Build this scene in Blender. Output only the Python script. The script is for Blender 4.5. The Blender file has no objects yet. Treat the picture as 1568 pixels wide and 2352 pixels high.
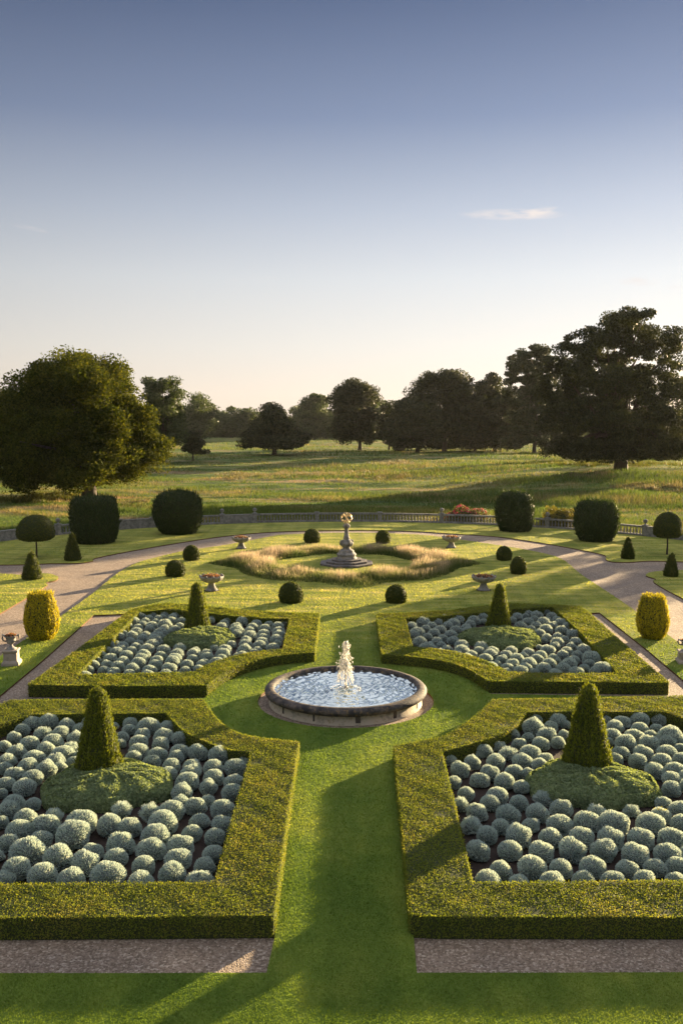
import bpy, math, random
import numpy as np
from mathutils import Vector, Matrix
from mathutils.geometry import tessellate_polygon

S = bpy.context.scene
COL = S.collection
R_ = math.radians

# ------------------------------------------------------------------ camera
F, CX, CY, HZ, CAMH, CAMX = 2140.0, 784.0, 1176.0, 972.0, 10.0, 0.17
PITCH = math.atan((CY - HZ) / F)
YAW = math.atan((805 - CX) / F)
cd = bpy.data.cameras.new('camera'); cam = bpy.data.objects.new('camera', cd); COL.objects.link(cam)
cam.location = (CAMX, 0, CAMH)
cam.rotation_euler = (math.pi/2 - PITCH, 0, YAW)
cd.sensor_fit = 'HORIZONTAL'; cd.sensor_width = 36; cd.lens = 36*F/1568
cd.clip_start = 0.1; cd.clip_end = 6000
S.camera = cam
_RM = cam.rotation_euler.to_matrix()

def ray(px, py):
    return _RM @ Vector((px - CX, CY - py, -F)).normalized()
def P(px, py, z=0.0):
    """ground point (world x, y) seen at a place of the photograph, on height z"""
    r = ray(px, py); t = (z - CAMH) / r.z
    return (CAMX + r.x*t, r.y*t)
def ZAT(px, py, Y):
    """height and x of the ray at depth Y"""
    r = ray(px, py); t = Y / r.y
    return CAMX + r.x*t, CAMH + r.z*t

# ------------------------------------------------------------------ light
SUN_AZ, SUN_EL = 40.5, 7.4
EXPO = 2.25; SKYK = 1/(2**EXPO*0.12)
w = bpy.data.worlds.new("World"); S.world = w; w.use_nodes = True
nt = w.node_tree; N = nt.nodes; L = nt.links; N.clear()
out = N.new('ShaderNodeOutputWorld'); bg = N.new('ShaderNodeBackground')
sky = N.new('ShaderNodeTexSky'); sky.sky_type = 'NISHITA'; sky.sun_disc = False
sky.sun_elevation = R_(SUN_EL); sky.sun_rotation = R_(SUN_AZ)
sky.altitude = 0; sky.air_density = 1.0; sky.dust_density = 0.6; sky.ozone_density = 2.5
bg.inputs[1].default_value = 0.12
tc = N.new('ShaderNodeTexCoord')
# thin evening clouds, fixed to directions of the sky
def vm(op, a, b=None):
    n = N.new('ShaderNodeVectorMath'); n.operation = op
    L.new(a, n.inputs[0]) if hasattr(a, 'links') else setattr(n.inputs[0], 'default_value', a)
    if b is not None:
        L.new(b, n.inputs[1]) if hasattr(b, 'links') else setattr(n.inputs[1], 'default_value', b)
    return n
def mt(op, a, b=None, clamp=False):
    n = N.new('ShaderNodeMath'); n.operation = op; n.use_clamp = clamp
    for i, v in enumerate((a, b)):
        if v is None: continue
        L.new(v, n.inputs[i]) if hasattr(v, 'links') else setattr(n.inputs[i], 'default_value', v)
    return n.outputs[0]
noi = N.new('ShaderNodeTexNoise'); noi.inputs['Scale'].default_value = 55; noi.inputs['Detail'].default_value = 7
mp = N.new('ShaderNodeMapping'); mp.inputs['Scale'].default_value = (1, 1, 4.5); mp.inputs['Rotation'].default_value = (0.0, 0.12, 0)
L.new(tc.outputs['Generated'], mp.inputs[0]); L.new(mp.outputs[0], noi.inputs[0])
tot = None
for (px, py, wx, wy, amp) in [(1175, 492, 120, 13, .8), (1232, 486, 48, 9, 0.7), (68, 523, 44, 5, 0.35), (548, 639, 34, 4, .10), (612, 637, 40, 4, .12), (1468, 646, 46, 10, .75), (1560, 660, 30, 6, .3), (860, 790, 110, 5, .12)]:
    d0 = ray(px, py); ax = ray(px+1, py) - ray(px-1, py); ax.normalize(); up = d0.cross(ax) * -1; up.normalize()
    if px == 68: ax = (ax*0.97 - up*0.22).normalized(); up = d0.cross(ax)*-1
    if px == 1232: ax = (ax*0.97 + up*0.2).normalized(); up = d0.cross(ax)*-1
    u = mt('DIVIDE', vm('DOT_PRODUCT', tc.outputs['Generated'], tuple(ax)).outputs['Value'], 1)
    u = mt('SUBTRACT', u, ax.dot(d0)); u = mt('DIVIDE', u, wx/F)
    v = vm('DOT_PRODUCT', tc.outputs['Generated'], tuple(up)).outputs['Value']
    v = mt('SUBTRACT', v, up.dot(d0)); v = mt('DIVIDE', v, wy/F)
    f = vm('DOT_PRODUCT', tc.outputs['Generated'], tuple(d0)).outputs['Value']
    q = mt('ADD', mt('MULTIPLY', u, u), mt('MULTIPLY', v, v))
    q = mt('SUBTRACT', 1.0, q, True)
    q = mt('MULTIPLY', q, mt('GREATER_THAN', f, 0.5)); q = mt('MULTIPLY', q, amp)
    tot = q if tot is None else mt('ADD', tot, q)
cl = mt('MULTIPLY', tot, mt('MULTIPLY', mt('SUBTRACT', noi.outputs[0], 0.33, True), 3.6), True)
# evening sky colour by height, with fill brightness added overhead, over the physical sky
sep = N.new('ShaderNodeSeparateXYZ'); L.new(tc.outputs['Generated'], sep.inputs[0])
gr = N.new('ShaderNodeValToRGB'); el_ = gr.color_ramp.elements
GS = [(0.0, (.93, .78, .65)), (.033, (.91, .79, .69)), (.08, (.84, .785, .73)), (.149, (.70, .705, .72)), (.215, (.49, .525, .61)), (.30, (.235, .28, .41)), (.41, (.092, .122, .222)), (.47, (.13, .16, .27)), (.62, (.80, .82, .92)), (1.0, (1.0, 1.02, 1.12))]  # top stops, above the view, are brightened as added fill light
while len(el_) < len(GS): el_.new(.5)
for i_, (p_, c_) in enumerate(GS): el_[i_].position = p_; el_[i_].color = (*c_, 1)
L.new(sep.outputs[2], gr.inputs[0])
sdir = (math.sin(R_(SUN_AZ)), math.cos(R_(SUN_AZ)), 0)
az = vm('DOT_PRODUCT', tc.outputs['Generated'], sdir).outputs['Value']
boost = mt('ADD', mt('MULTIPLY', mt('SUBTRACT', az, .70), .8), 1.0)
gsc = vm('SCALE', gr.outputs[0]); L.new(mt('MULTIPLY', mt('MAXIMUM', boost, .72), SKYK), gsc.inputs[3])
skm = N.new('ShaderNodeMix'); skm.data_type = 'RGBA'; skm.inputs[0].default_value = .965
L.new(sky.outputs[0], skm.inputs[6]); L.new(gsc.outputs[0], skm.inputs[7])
mixc = N.new('ShaderNodeMix'); mixc.data_type = 'RGBA'
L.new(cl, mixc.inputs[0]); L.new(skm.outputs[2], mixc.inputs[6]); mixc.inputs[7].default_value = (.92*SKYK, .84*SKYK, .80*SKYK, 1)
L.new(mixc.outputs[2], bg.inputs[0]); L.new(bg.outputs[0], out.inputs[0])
sd = bpy.data.lights.new('sun', 'SUN'); so = bpy.data.objects.new('sun', sd); COL.objects.link(so)
sd.energy = 5.0; sd.angle = R_(0.55); sd.color = (1.0, 0.76, 0.44)
SD = Vector((math.sin(R_(SUN_AZ))*math.cos(R_(SUN_EL)), math.cos(R_(SUN_AZ))*math.cos(R_(SUN_EL)), math.sin(R_(SUN_EL))))
so.rotation_euler = SD.to_track_quat('Z', 'Y').to_euler(); so.location = SD*200

S.view_settings.view_transform = 'Standard'; S.view_settings.look = 'None'
S.view_settings.gamma = 1.0; S.view_settings.use_curve_mapping = False
S.view_settings.exposure = EXPO
S.cycles.use_denoising = True
S.cycles.max_bounces = 6; S.cycles.diffuse_bounces = 3; S.cycles.glossy_bounces = 3
S.cycles.transmission_bounces = 4; S.cycles.transparent_max_bounces = 8; S.cycles.volume_bounces = 0
S.cycles.sample_clamp_indirect = 6

# ------------------------------------------------------------------ materials
def node_mat(name):
    m = bpy.data.materials.new(name); m.use_nodes = True
    t = m.node_tree; t.nodes.clear()
    o = t.nodes.new('ShaderNodeOutputMaterial')
    return m, t, o
def ramp(t, fac, stops):
    r = t.nodes.new('ShaderNodeValToRGB'); e = r.color_ramp.elements
    while len(e) < len(stops): e.new(0.5)
    for i, (p, c) in enumerate(stops):
        e[i].position = p; e[i].color = (*c, 1) if len(c) == 3 else c
    t.links.new(fac, r.inputs[0]); return r.outputs[0]
def noise(t, scale, detail=4, coord='world', stretch=None, rough=0.55, rot=None):
    if coord == 'world':
        g = t.nodes.new('ShaderNodeNewGeometry'); src = g.outputs['Position']
    else:
        g = t.nodes.new('ShaderNodeTexCoord'); src = g.outputs['Object']
    if stretch or rot:
        m = t.nodes.new('ShaderNodeMapping')
        if stretch: m.inputs['Scale'].default_value = stretch
        if rot: m.inputs['Rotation'].default_value = rot
        t.links.new(src, m.inputs[0]); src = m.outputs[0]
    n = t.nodes.new('ShaderNodeTexNoise'); n.inputs['Scale'].default_value = scale
    n.inputs['Detail'].default_value = detail; n.inputs['Roughness'].default_value = rough
    t.links.new(src, n.inputs['Vector']); return n.outputs[0]
def mixrgb(t, fac, a, b, mode='MIX'):
    m = t.nodes.new('ShaderNodeMix'); m.data_type = 'RGBA'; m.blend_type = mode
    for i, v in ((0, fac), (6, a), (7, b)):
        if hasattr(v, 'links'): t.links.new(v, m.inputs[i])
        elif i == 0: m.inputs[0].default_value = v
        else: m.inputs[i].default_value = (*v, 1)
    return m.outputs[2]
def tmath(t, op, a, b=None, clamp=False):
    n = t.nodes.new('ShaderNodeMath'); n.operation = op; n.use_clamp = clamp
    for i, v in enumerate((a, b)):
        if v is None: continue
        if hasattr(v, 'links'): t.links.new(v, n.inputs[i])
        else: n.inputs[i].default_value = v
    return n.outputs[0]

def leaf_mat(name, stops, scale=1.3, trans=0.45, rough=0.6, tcol=(1.25, 1.15, 0.5), rnd=.45, spec=0.25):
    """foliage: colour varies leaf by leaf and clump by clump; light passes through the leaf"""
    m, t, o = node_mat(name)
    g = t.nodes.new('ShaderNodeNewGeometry')
    n1 = noise(t, scale, 3)
    v = tmath(t, 'ADD', tmath(t, 'MULTIPLY', n1, 1-rnd), tmath(t, 'MULTIPLY', g.outputs['Random Per Island'], rnd))
    c = ramp(t, v, stops)
    p = t.nodes.new('ShaderNodeBsdfPrincipled'); p.inputs['Roughness'].default_value = rough
    p.inputs['Specular IOR Level'].default_value = spec
    t.links.new(c, p.inputs['Base Color'])
    tr = t.nodes.new('ShaderNodeBsdfTranslucent')
    tc_ = mixrgb(t, 1.0, c, tcol, 'MULTIPLY'); t.links.new(tc_, tr.inputs[0])
    mx = t.nodes.new('ShaderNodeMixShader'); mx.inputs[0].default_value = trans
    t.links.new(p.outputs[0], mx.inputs[1]); t.links.new(tr.outputs[0], mx.inputs[2])
    t.links.new(mx.outputs[0], o.inputs[0]); return m

def plain(name, stops, scale=3.0, rough=0.85, bump=0.0, bscale=30, stretch=None, detail=5, spec=0.3, coord='world'):
    m, t, o = node_mat(name)
    c = ramp(t, noise(t, scale, detail, coord, stretch), stops)
    p = t.nodes.new('ShaderNodeBsdfPrincipled'); p.inputs['Roughness'].default_value = rough
    p.inputs['Specular IOR Level'].default_value = spec
    t.links.new(c, p.inputs['Base Color'])
    if bump:
        b = t.nodes.new('ShaderNodeBump'); b.inputs['Strength'].default_value = bump; b.inputs['Distance'].default_value = 0.02
        t.links.new(noise(t, bscale, 6, coord), b.inputs['Height']); t.links.new(b.outputs[0], p.inputs['Normal'])
    t.links.new(p.outputs[0], o.inputs[0]); return m

M = {}
M['joint'] = plain('dark_joint_stain', [(0.3, (.05, .045, .04)), (0.7, (.12, .10, .075))], 6)
M['hedge'] = leaf_mat('hedge_leaf', [(0.2, (.09, .13, .022)), (0.42, (.17, .215, .032)), (0.6, (.25, .275, .045)), (0.74, (.31, .27, .07)), (0.88, (.44, .52, .06))], 0.9, .45, spec=.08, rnd=.36)
M['core'] = plain('inner_twigs', [(0.3, (.03, .04, .012)), (0.7, (.055, .065, .02))], 20)
M['yew'] = leaf_mat('yew_leaf', [(0.2, (.022, .042, .014)), (0.55, (.04, .065, .018)), (0.85, (.07, .095, .022))], 2.0, .3)
M['obelisk'] = leaf_mat('clipped_yew_leaf', [(0.2, (.07, .10, .014)), (0.55, (.145, .175, .02)), (0.85, (.27, .29, .028))], 2.0, .45, spec=.12)
M['gold'] = leaf_mat('golden_yew_leaf', [(0.2, (.20, .19, .012)), (0.5, (.45, .40, .016)), (0.85, (.75, .60, .03))], 3.0, .4)
M['box'] = leaf_mat('box_leaf', [(0.2, (.04, .06, .012)), (0.55, (.075, .095, .016)), (0.85, (.14, .15, .024))], 2.0, .4)
M['santolina'] = leaf_mat('santolina_leaf', [(0.2, (.33, .42, .41)), (0.5, (.50, .60, .575)), (0.85, (.66, .74, .68))], 1.2, .3, .85, (1.15, 1.05, .8), spec=.1)
M['santolina_core'] = plain('santolina_twigs', [(0.3, (.10, .12, .11)), (0.7, (.17, .20, .18))], 20)
M['mat'] = leaf_mat('low_shrub_leaf', [(0.2, (.14, .19, .10)), (0.5, (.24, .31, .16)), (0.85, (.36, .43, .22))], 1.6, .38, .8)
M['oak'] = leaf_mat('oak_leaf', [(0.2, (.022, .036, .009)), (0.5, (.052, .068, .013)), (0.85, (.115, .122, .020))], 0.35, .44, .9, tcol=(1.4, 1.2, .4), spec=.03)
M['dark_tree'] = leaf_mat('dark_tree_leaf', [(0.2, (.016, .024, .009)), (0.5, (.032, .040, .013)), (0.85, (.065, .07, .018))], 0.3, .33)
M['far_tree'] = leaf_mat('far_tree_leaf', [(0.2, (.03, .048, .018)), (0.5, (.05, .075, .025)), (0.85, (.085, .11, .035))], 0.1, .4)
M['pine'] = leaf_mat('cedar_leaf', [(0.2, (.018, .028, .012)), (0.5, (.032, .044, .016)), (0.85, (.06, .07, .02))], 0.4, .3)
M['bark'] = plain('bark', [(0.3, (.045, .034, .025)), (0.7, (.09, .07, .05))], 2, .9, .8, 6, (1, 1, .2))
M['soil'] = plain('soil', [(0.3, (.03, .02, .017)), (0.7, (.055, .038, .03))], 9, .95, .9, 40)
M['turf_edge'] = plain('turf_edge_soil', [(0.3, (.09, .045, .02)), (0.7, (.16, .08, .035))], 9, .95, .5, 40)

def gravel_mat():
    m, t, o = node_mat('gravel')
    g = t.nodes.new('ShaderNodeNewGeometry')
    v = t.nodes.new('ShaderNodeTexVoronoi'); v.inputs['Scale'].default_value = 26
    t.links.new(g.outputs['Position'], v.inputs['Vector'])
    sep = t.nodes.new('ShaderNodeSeparateColor'); t.links.new(v.outputs['Color'], sep.inputs[0])
    c = ramp(t, sep.outputs[0], [(0.0, (.19, .14, .095)), (0.4, (.31, .235, .17)), (0.8, (.42, .33, .25)), (1.0, (.66, .56, .45))])
    big = ramp(t, noise(t, .5, 5), [(0.35, (.78, .76, .76)), (0.65, (1.12, 1.06, 1.0))])
    c = mixrgb(t, 1.0, c, big, 'MULTIPLY')
    p = t.nodes.new('ShaderNodeBsdfPrincipled'); p.inputs['Roughness'].default_value = .8
    t.links.new(c, p.inputs['Base Color'])
    b = t.nodes.new('ShaderNodeBump'); b.inputs['Strength'].default_value = 1.0; b.inputs['Distance'].default_value = .03
    h = tmath(t, 'ADD', tmath(t, 'SUBTRACT', 1.0, v.outputs['Distance']), tmath(t, 'MULTIPLY', noise(t, 30, 5), 1.6))
    t.links.new(h, b.inputs['Height']); t.links.new(b.outputs[0], p.inputs['Normal'])
    t.links.new(p.outputs[0], o.inputs[0]); return m
M['gravel'] = gravel_mat()

def lawn_color(t):
    """mown turf: rich green near the house, drier and straw coloured round the sundial, faint mowing bands"""
    g = t.nodes.new('ShaderNodeNewGeometry')
    sx = t.nodes.new('ShaderNodeSeparateXYZ'); t.links.new(g.outputs['Position'], sx.inputs[0])
    dry = tmath(t, 'DIVIDE', tmath(t, 'SUBTRACT', sx.outputs[1], 36.0), 18.0, True)
    n = noise(t, 0.5, 6, stretch=(1, .6, 1), rough=.65)
    green = ramp(t, n, [(0.3, (.11, .18, .032)), (0.5, (.17, .245, .042)), (0.7, (.265, .32, .06))])
    straw = ramp(t, noise(t, 1.1, 6, stretch=(.22, 1.3, 1), rough=.7), [(0.3, (.19, .25, .05)), (0.5, (.36, .38, .085)), (0.68, (.62, .54, .19))])
    st = ramp(t, noise(t, .9, 2, stretch=(1.3, .02, 1)), [(0.42, (.90, .92, .9)), (0.58, (1.1, 1.08, 1.05))])
    st2 = ramp(t, noise(t, .28, 5), [(0.35, (.86, .90, .85)), (0.65, (1.14, 1.08, 1.1))])
    return mixrgb(t, 1.0, mixrgb(t, 1.0, mixrgb(t, dry, green, straw), st, 'MULTIPLY'), st2, 'MULTIPLY')
def turf_mat(name, blade):
    m, t, o = node_mat(name)
    c = lawn_color(t)
    g = t.nodes.new('ShaderNodeNewGeometry')
    if blade:
        k = ramp(t, g.outputs['Random Per Island'], [(0, (.74, .76, .7)), (1, (1.22, 1.2, 1.2))])
        c = mixrgb(t, 1.0, c, k, 'MULTIPLY')
        p = t.nodes.new('ShaderNodeBsdfPrincipled'); p.inputs['Roughness'].default_value = .7; p.inputs['Specular IOR Level'].default_value = .08
        t.links.new(c, p.inputs['Base Color'])
        tr = t.nodes.new('ShaderNodeBsdfTranslucent'); t.links.new(mixrgb(t, 1.0, c, (1.2, 1.15, .6), 'MULTIPLY'), tr.inputs[0])
        mx = t.nodes.new('ShaderNodeMixShader'); mx.inputs[0].default_value = .5
        t.links.new(p.outputs[0], mx.inputs[1]); t.links.new(tr.outputs[0], mx.inputs[2]); t.links.new(mx.outputs[0], o.inputs[0])
    else:
        p = t.nodes.new('ShaderNodeBsdfPrincipled'); p.inputs['Roughness'].default_value = .9; p.inputs['Specular IOR Level'].default_value = .05
        c = mixrgb(t, 1.0, c, (.8, .8, .8), 'MULTIPLY')
        t.links.new(c, p.inputs['Base Color'])
        b = t.nodes.new('ShaderNodeBump'); b.inputs['Strength'].default_value = 1; b.inputs['Distance'].default_value = .04
        t.links.new(noise(t, 18, 6), b.inputs['Height']); t.links.new(b.outputs[0], p.inputs['Normal'])
        t.links.new(p.outputs[0], o.inputs[0])
    return m
M['turf'] = turf_mat('mown_turf', False); M['blade'] = turf_mat('mown_blades', True)

def meadow_color(t):
    n = noise(t, .07, 8, stretch=(.5, 1.35, 1), rough=.68)
    c = ramp(t, n, [(0.36, (.06, .10, .025)), (0.50, (.11, .165, .03)), (0.54, (.17, .185, .05)), (0.62, (.30, .225, .12)), (0.74, (.42, .28, .19))])
    g2 = ramp(t, noise(t, .018, 3), [(0.46, (0, 0, 0)), (0.58, (1, 1, 1))])
    c = mixrgb(t, g2, c, mixrgb(t, .6, c, (.15, .19, .035)))
    pk = ramp(t, noise(t, .11, 6, stretch=(.33, 1.5, 1), rough=.7), [(0.55, (0, 0, 0)), (0.63, (.6, .6, .6))])
    dk = ramp(t, noise(t, .16, 6, stretch=(.4, 1.3, 1), rough=.7), [(0.36, (.55, .6, .5)), (0.46, (1, 1, 1))])
    return mixrgb(t, 1.0, mixrgb(t, pk, c, (.37, .265, .17)), dk, 'MULTIPLY')
def meadow_mat(name, blade):
    m, t, o = node_mat(name)
    c = meadow_color(t)
    g = t.nodes.new('ShaderNodeNewGeometry')
    p = t.nodes.new('ShaderNodeBsdfPrincipled'); p.inputs['Roughness'].default_value = .8; p.inputs['Specular IOR Level'].default_value = .15
    if blade:
        k = ramp(t, g.outputs['Random Per Island'], [(0, (.6, .65, .6)), (1, (1.45, 1.35, 1.3))])
        c = mixrgb(t, 1.0, c, k, 'MULTIPLY'); t.links.new(c, p.inputs['Base Color'])
        tr = t.nodes.new('ShaderNodeBsdfTranslucent'); t.links.new(mixrgb(t, 1.0, c, (1.1, 1.05, .8), 'MULTIPLY'), tr.inputs[0])
        mx = t.nodes.new('ShaderNodeMixShader'); mx.inputs[0].default_value = .38
        t.links.new(p.outputs[0], mx.inputs[1]); t.links.new(tr.outputs[0], mx.inputs[2]); t.links.new(mx.outputs[0], o.inputs[0])
    else:
        t.links.new(c, p.inputs['Base Color'])
        b = t.nodes.new('ShaderNodeBump'); b.inputs['Strength'].default_value = 1; b.inputs['Distance'].default_value = .5
        t.links.new(noise(t, 1.2, 8, stretch=(.6, 1.3, 1)), b.inputs['Height']); t.links.new(b.outputs[0], p.inputs['Normal'])
        t.links.new(p.outputs[0], o.inputs[0])
    return m
M['meadow'] = meadow_mat('meadow', False); M['meadow_blade'] = meadow_mat('meadow_grass', True)

def tall_mat():
    m, t, o = node_mat('tall_grass')
    g = t.nodes.new('ShaderNodeNewGeometry')
    sx = t.nodes.new('ShaderNodeSeparateXYZ'); t.links.new(g.outputs['Position'], sx.inputs[0])
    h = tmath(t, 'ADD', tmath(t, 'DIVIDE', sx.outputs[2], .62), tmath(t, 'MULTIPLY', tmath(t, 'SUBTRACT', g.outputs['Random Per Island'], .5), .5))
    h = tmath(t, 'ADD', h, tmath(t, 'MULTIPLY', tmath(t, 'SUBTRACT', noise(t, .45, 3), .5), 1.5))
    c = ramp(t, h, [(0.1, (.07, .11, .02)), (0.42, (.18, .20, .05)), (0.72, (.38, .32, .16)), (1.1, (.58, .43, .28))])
    p = t.nodes.new('ShaderNodeBsdfPrincipled'); p.inputs['Roughness'].default_value = .7
    t.links.new(c, p.inputs['Base Color'])
    tr = t.nodes.new('ShaderNodeBsdfTranslucent'); t.links.new(c, tr.inputs[0])
    mx = t.nodes.new('ShaderNodeMixShader'); mx.inputs[0].default_value = .5
    t.links.new(p.outputs[0], mx.inputs[1]); t.links.new(tr.outputs[0], mx.inputs[2]); t.links.new(mx.outputs[0], o.inputs[0])
    return m
M['tall'] = tall_mat()

def stone_mat(name, base, dark, amount=.5, tint=(.30, .22, .10), joints=None):
    m, t, o = node_mat(name)
    n = noise(t, 3.2, 8, rough=.68)
    c = ramp(t, n, [(max(0, amount-.14), dark), (amount, tuple((a+b)/2 for a, b in zip(base, dark))), (min(1, amount+.12), base)])
    li = ramp(t, noise(t, 7, 5), [(0.56, (0, 0, 0)), (0.66, (1, 1, 1))])
    c = mixrgb(t, tmath(t, 'MULTIPLY', li, .6), c, tint)
    p = t.nodes.new('ShaderNodeBsdfPrincipled'); p.inputs['Roughness'].default_value = .8
    t.links.new(c, p.inputs['Base Color'])
    b = t.nodes.new('ShaderNodeBump'); b.inputs['Strength'].default_value = .7; b.inputs['Distance'].default_value = .02
    t.links.new(noise(t, 22, 7), b.inputs['Height']); t.links.new(b.outputs[0], p.inputs['Normal'])
    t.links.new(p.outputs[0], o.inputs[0]); return m
M['stone'] = stone_mat('weathered_stone', (.32, .30, .27), (.09, .085, .08), .46)
M['stone_wall'] = stone_mat('balustrade_stone', (.30, .285, .27), (.12, .115, .11), .48, (.22, .20, .17))
M['stone_steps'] = stone_mat('dark_step_stone', (.19, .165, .15), (.06, .055, .055), .48)
M['rim'] = stone_mat('lichened_rim_stone', (.15, .12, .10), (.022, .02, .022), .56, (.27, .17, .06))
M['basin'] = stone_mat('cream_basin_stone', (.56, .47, .33), (.08, .07, .06), .35, (.34, .24, .12))
M['pedestal'] = stone_mat('pale_pedestal_stone', (.40, .33, .26), (.15, .135, .12), .38, (.34, .26, .16))
M['flower'] = leaf_mat('urn_flowers', [(0.1, (.16, .05, .035)), (0.4, (.42, .16, .09)), (0.65, (.20, .17, .06)), (0.9, (.45, .30, .22))], 6, .35)
M['rose'] = leaf_mat('rose_flowers', [(0.1, (.40, .04, .06)), (0.5, (.68, .10, .16)), (0.9, (.85, .32, .32))], 3, .35, tcol=(1, .7, .7))
M['rose_leaf'] = leaf_mat('rose_leaf', [(0.2, (.05, .075, .02)), (0.6, (.11, .12, .03)), (0.9, (.24, .18, .05))], 2, .4)
M['shrub_leaf'] = leaf_mat('shrub_leaf', [(0.2, (.07, .08, .02)), (0.5, (.15, .14, .03)), (0.9, (.36, .28, .06))], 1.2, .45)

def gold_mat():
    m, t, o = node_mat('gilded_metal')
    p = t.nodes.new('ShaderNodeBsdfPrincipled'); p.inputs['Base Color'].default_value = (.72, .55, .30, 1)
    p.inputs['Metallic'].default_value = .85; p.inputs['Roughness'].default_value = .5
    t.links.new(p.outputs[0], o.inputs[0]); return m
M['gilt'] = gold_mat()

def water_mat():
    m, t, o = node_mat('pool_water')
    p = t.nodes.new('ShaderNodeBsdfPrincipled')
    c = ramp(t, noise(t, 1.3, 4), [(0.35, (.12, .17, .12)), (0.65, (.25, .28, .14))])
    t.links.new(c, p.inputs['Base Color']); p.inputs['Roughness'].default_value = .08
    p.inputs['IOR'].default_value = 1.6; p.inputs['Specular IOR Level'].default_value = 1.0
    b = t.nodes.new('ShaderNodeBump'); b.inputs['Strength'].default_value = .25; b.inputs['Distance'].default_value = .03
    t.links.new(noise(t, 7, 4, stretch=(1, 1.5, 1)), b.inputs['Height']); t.links.new(b.outputs[0], p.inputs['Normal'])
    gl = t.nodes.new('ShaderNodeBsdfGlossy'); gl.inputs['Roughness'].default_value = .12; gl.inputs[0].default_value = (.80, .87, .84, 1); t.links.new(b.outputs[0], gl.inputs['Normal'])
    fr = t.nodes.new('ShaderNodeFresnel'); fr.inputs[0].default_value = 1.55; t.links.new(b.outputs[0], fr.inputs['Normal'])
    mx = t.nodes.new('ShaderNodeMixShader'); t.links.new(tmath(t, 'ADD', fr.outputs[0], .03, True), mx.inputs[0])
    t.links.new(p.outputs[0], mx.inputs[1]); t.links.new(gl.outputs[0], mx.inputs[2])
    t.links.new(mx.outputs[0], o.inputs[0]); return m
M['water'] = water_mat()
def spray_mat():
    m, t, o = node_mat('falling_water')
    p = t.nodes.new('ShaderNodeBsdfPrincipled'); p.inputs['Base Color'].default_value = (.92, .9, .86, 1); p.inputs['Roughness'].default_value = .25
    tr = t.nodes.new('ShaderNodeBsdfTranslucent'); tr.inputs[0].default_value = (.95, .92, .86, 1)
    mx = t.nodes.new('ShaderNodeMixShader'); mx.inputs[0].default_value = .55
    t.links.new(p.outputs[0], mx.inputs[1]); t.links.new(tr.outputs[0], mx.inputs[2]); t.links.new(mx.outputs[0], o.inputs[0]); return m
M['spray'] = spray_mat()

# ------------------------------------------------------------------ mesh helpers
def mesh(name, chunks, mats, parent=None, loc=(0, 0, 0)):
    """chunks: (verts Nx3, faces MxK, material index, smooth)"""
    vs, li, ls, mi, sm = [], [], [], [], []
    off = 0; lo = 0
    for V, Fc, k, s in chunks:
        V = np.asarray(V, dtype=np.float64).reshape(-1, 3); Fc = np.asarray(Fc, dtype=np.int64)
        if len(Fc) == 0: continue
        vs.append(V); li.append((Fc + off).ravel()); K = Fc.shape[1]
        ls.append(lo + np.arange(len(Fc))*K); lo += len(Fc)*K; off += len(V)
        mi.append(np.full(len(Fc), k)); sm.append(np.full(len(Fc), s, dtype=bool))
    V = np.concatenate(vs); LI = np.concatenate(li).astype(np.int32); LS = np.concatenate(ls).astype(np.int32)
    me = bpy.data.meshes.new(name)
    me.vertices.add(len(V)); me.vertices.foreach_set('co', V.astype(np.float32).ravel())
    me.loops.add(len(LI)); me.loops.foreach_set('vertex_index', LI)
    me.polygons.add(len(LS)); me.polygons.foreach_set('loop_start', LS)
    for m_ in mats: me.materials.append(m_)
    me.polygons.foreach_set('material_index', np.concatenate(mi).astype(np.int32))
    me.polygons.foreach_set('use_smooth', np.concatenate(sm))
    me.update(calc_edges=True)
    o = bpy.data.objects.new(name, me); COL.objects.link(o); o.location = loc
    if parent: o.parent = parent
    return o
def tag(o, label=None, cat=None, group=None, kind=None):
    if label: o['label'] = label
    if cat: o['category'] = cat
    if group: o['group'] = group
    if kind: o['kind'] = kind
    return o
def empty(name, loc, label, cat, group=None):
    o = bpy.data.objects.new(name, None); COL.objects.link(o); o.location = loc
    o.empty_display_size = .3
    return tag(o, label, cat, group)
def unit(v): return v / np.maximum(np.linalg.norm(v, axis=-1, keepdims=True), 1e-9)

def cards(c, n, size, rng, tilt=.6, aspect=1.6, bias=None):
    """leaf-shaped quads at c facing roughly n"""
    k = len(c); nn = unit(n + tilt*rng.normal(size=(k, 3)))
    r = rng.normal(size=(k, 3)) if bias is None else np.asarray(bias) + .35*rng.normal(size=(k, 3))
    u = unit(r - (r*nn).sum(1, keepdims=True)*nn); v = np.cross(nn, u)
    s = (np.asarray(size)*(.65 + .7*rng.random(k)))[:, None] if np.ndim(size) == 0 else (size*(.65+.7*rng.random(k)))[:, None]
    a = c - u*s*.5; b = c + v*s*.5/aspect; d = c + u*s*.5; e = c - v*s*.5/aspect
    V = np.stack([a, b, d, e], 1).reshape(-1, 3)
    Fc = np.arange(k*4).reshape(-1, 4)
    return V, Fc
def blades(b, h, wd, rng, lean=.5):
    k = len(b); th = rng.random(k)*math.tau
    d = np.stack([np.cos(th), np.sin(th), np.zeros(k)], 1)
    h = np.broadcast_to(h, (k,))*(.6 + .7*rng.random(k)); wd = np.broadcast_to(wd, (k,))
    tip = b + np.stack([rng.normal(size=k)*lean*h, rng.normal(size=k)*lean*h, h], 1)
    V = np.stack([b - d*wd[:, None]*.5, b + d*wd[:, None]*.5, tip], 1).reshape(-1, 3)
    return V, np.arange(k*3).reshape(-1, 3)
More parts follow.
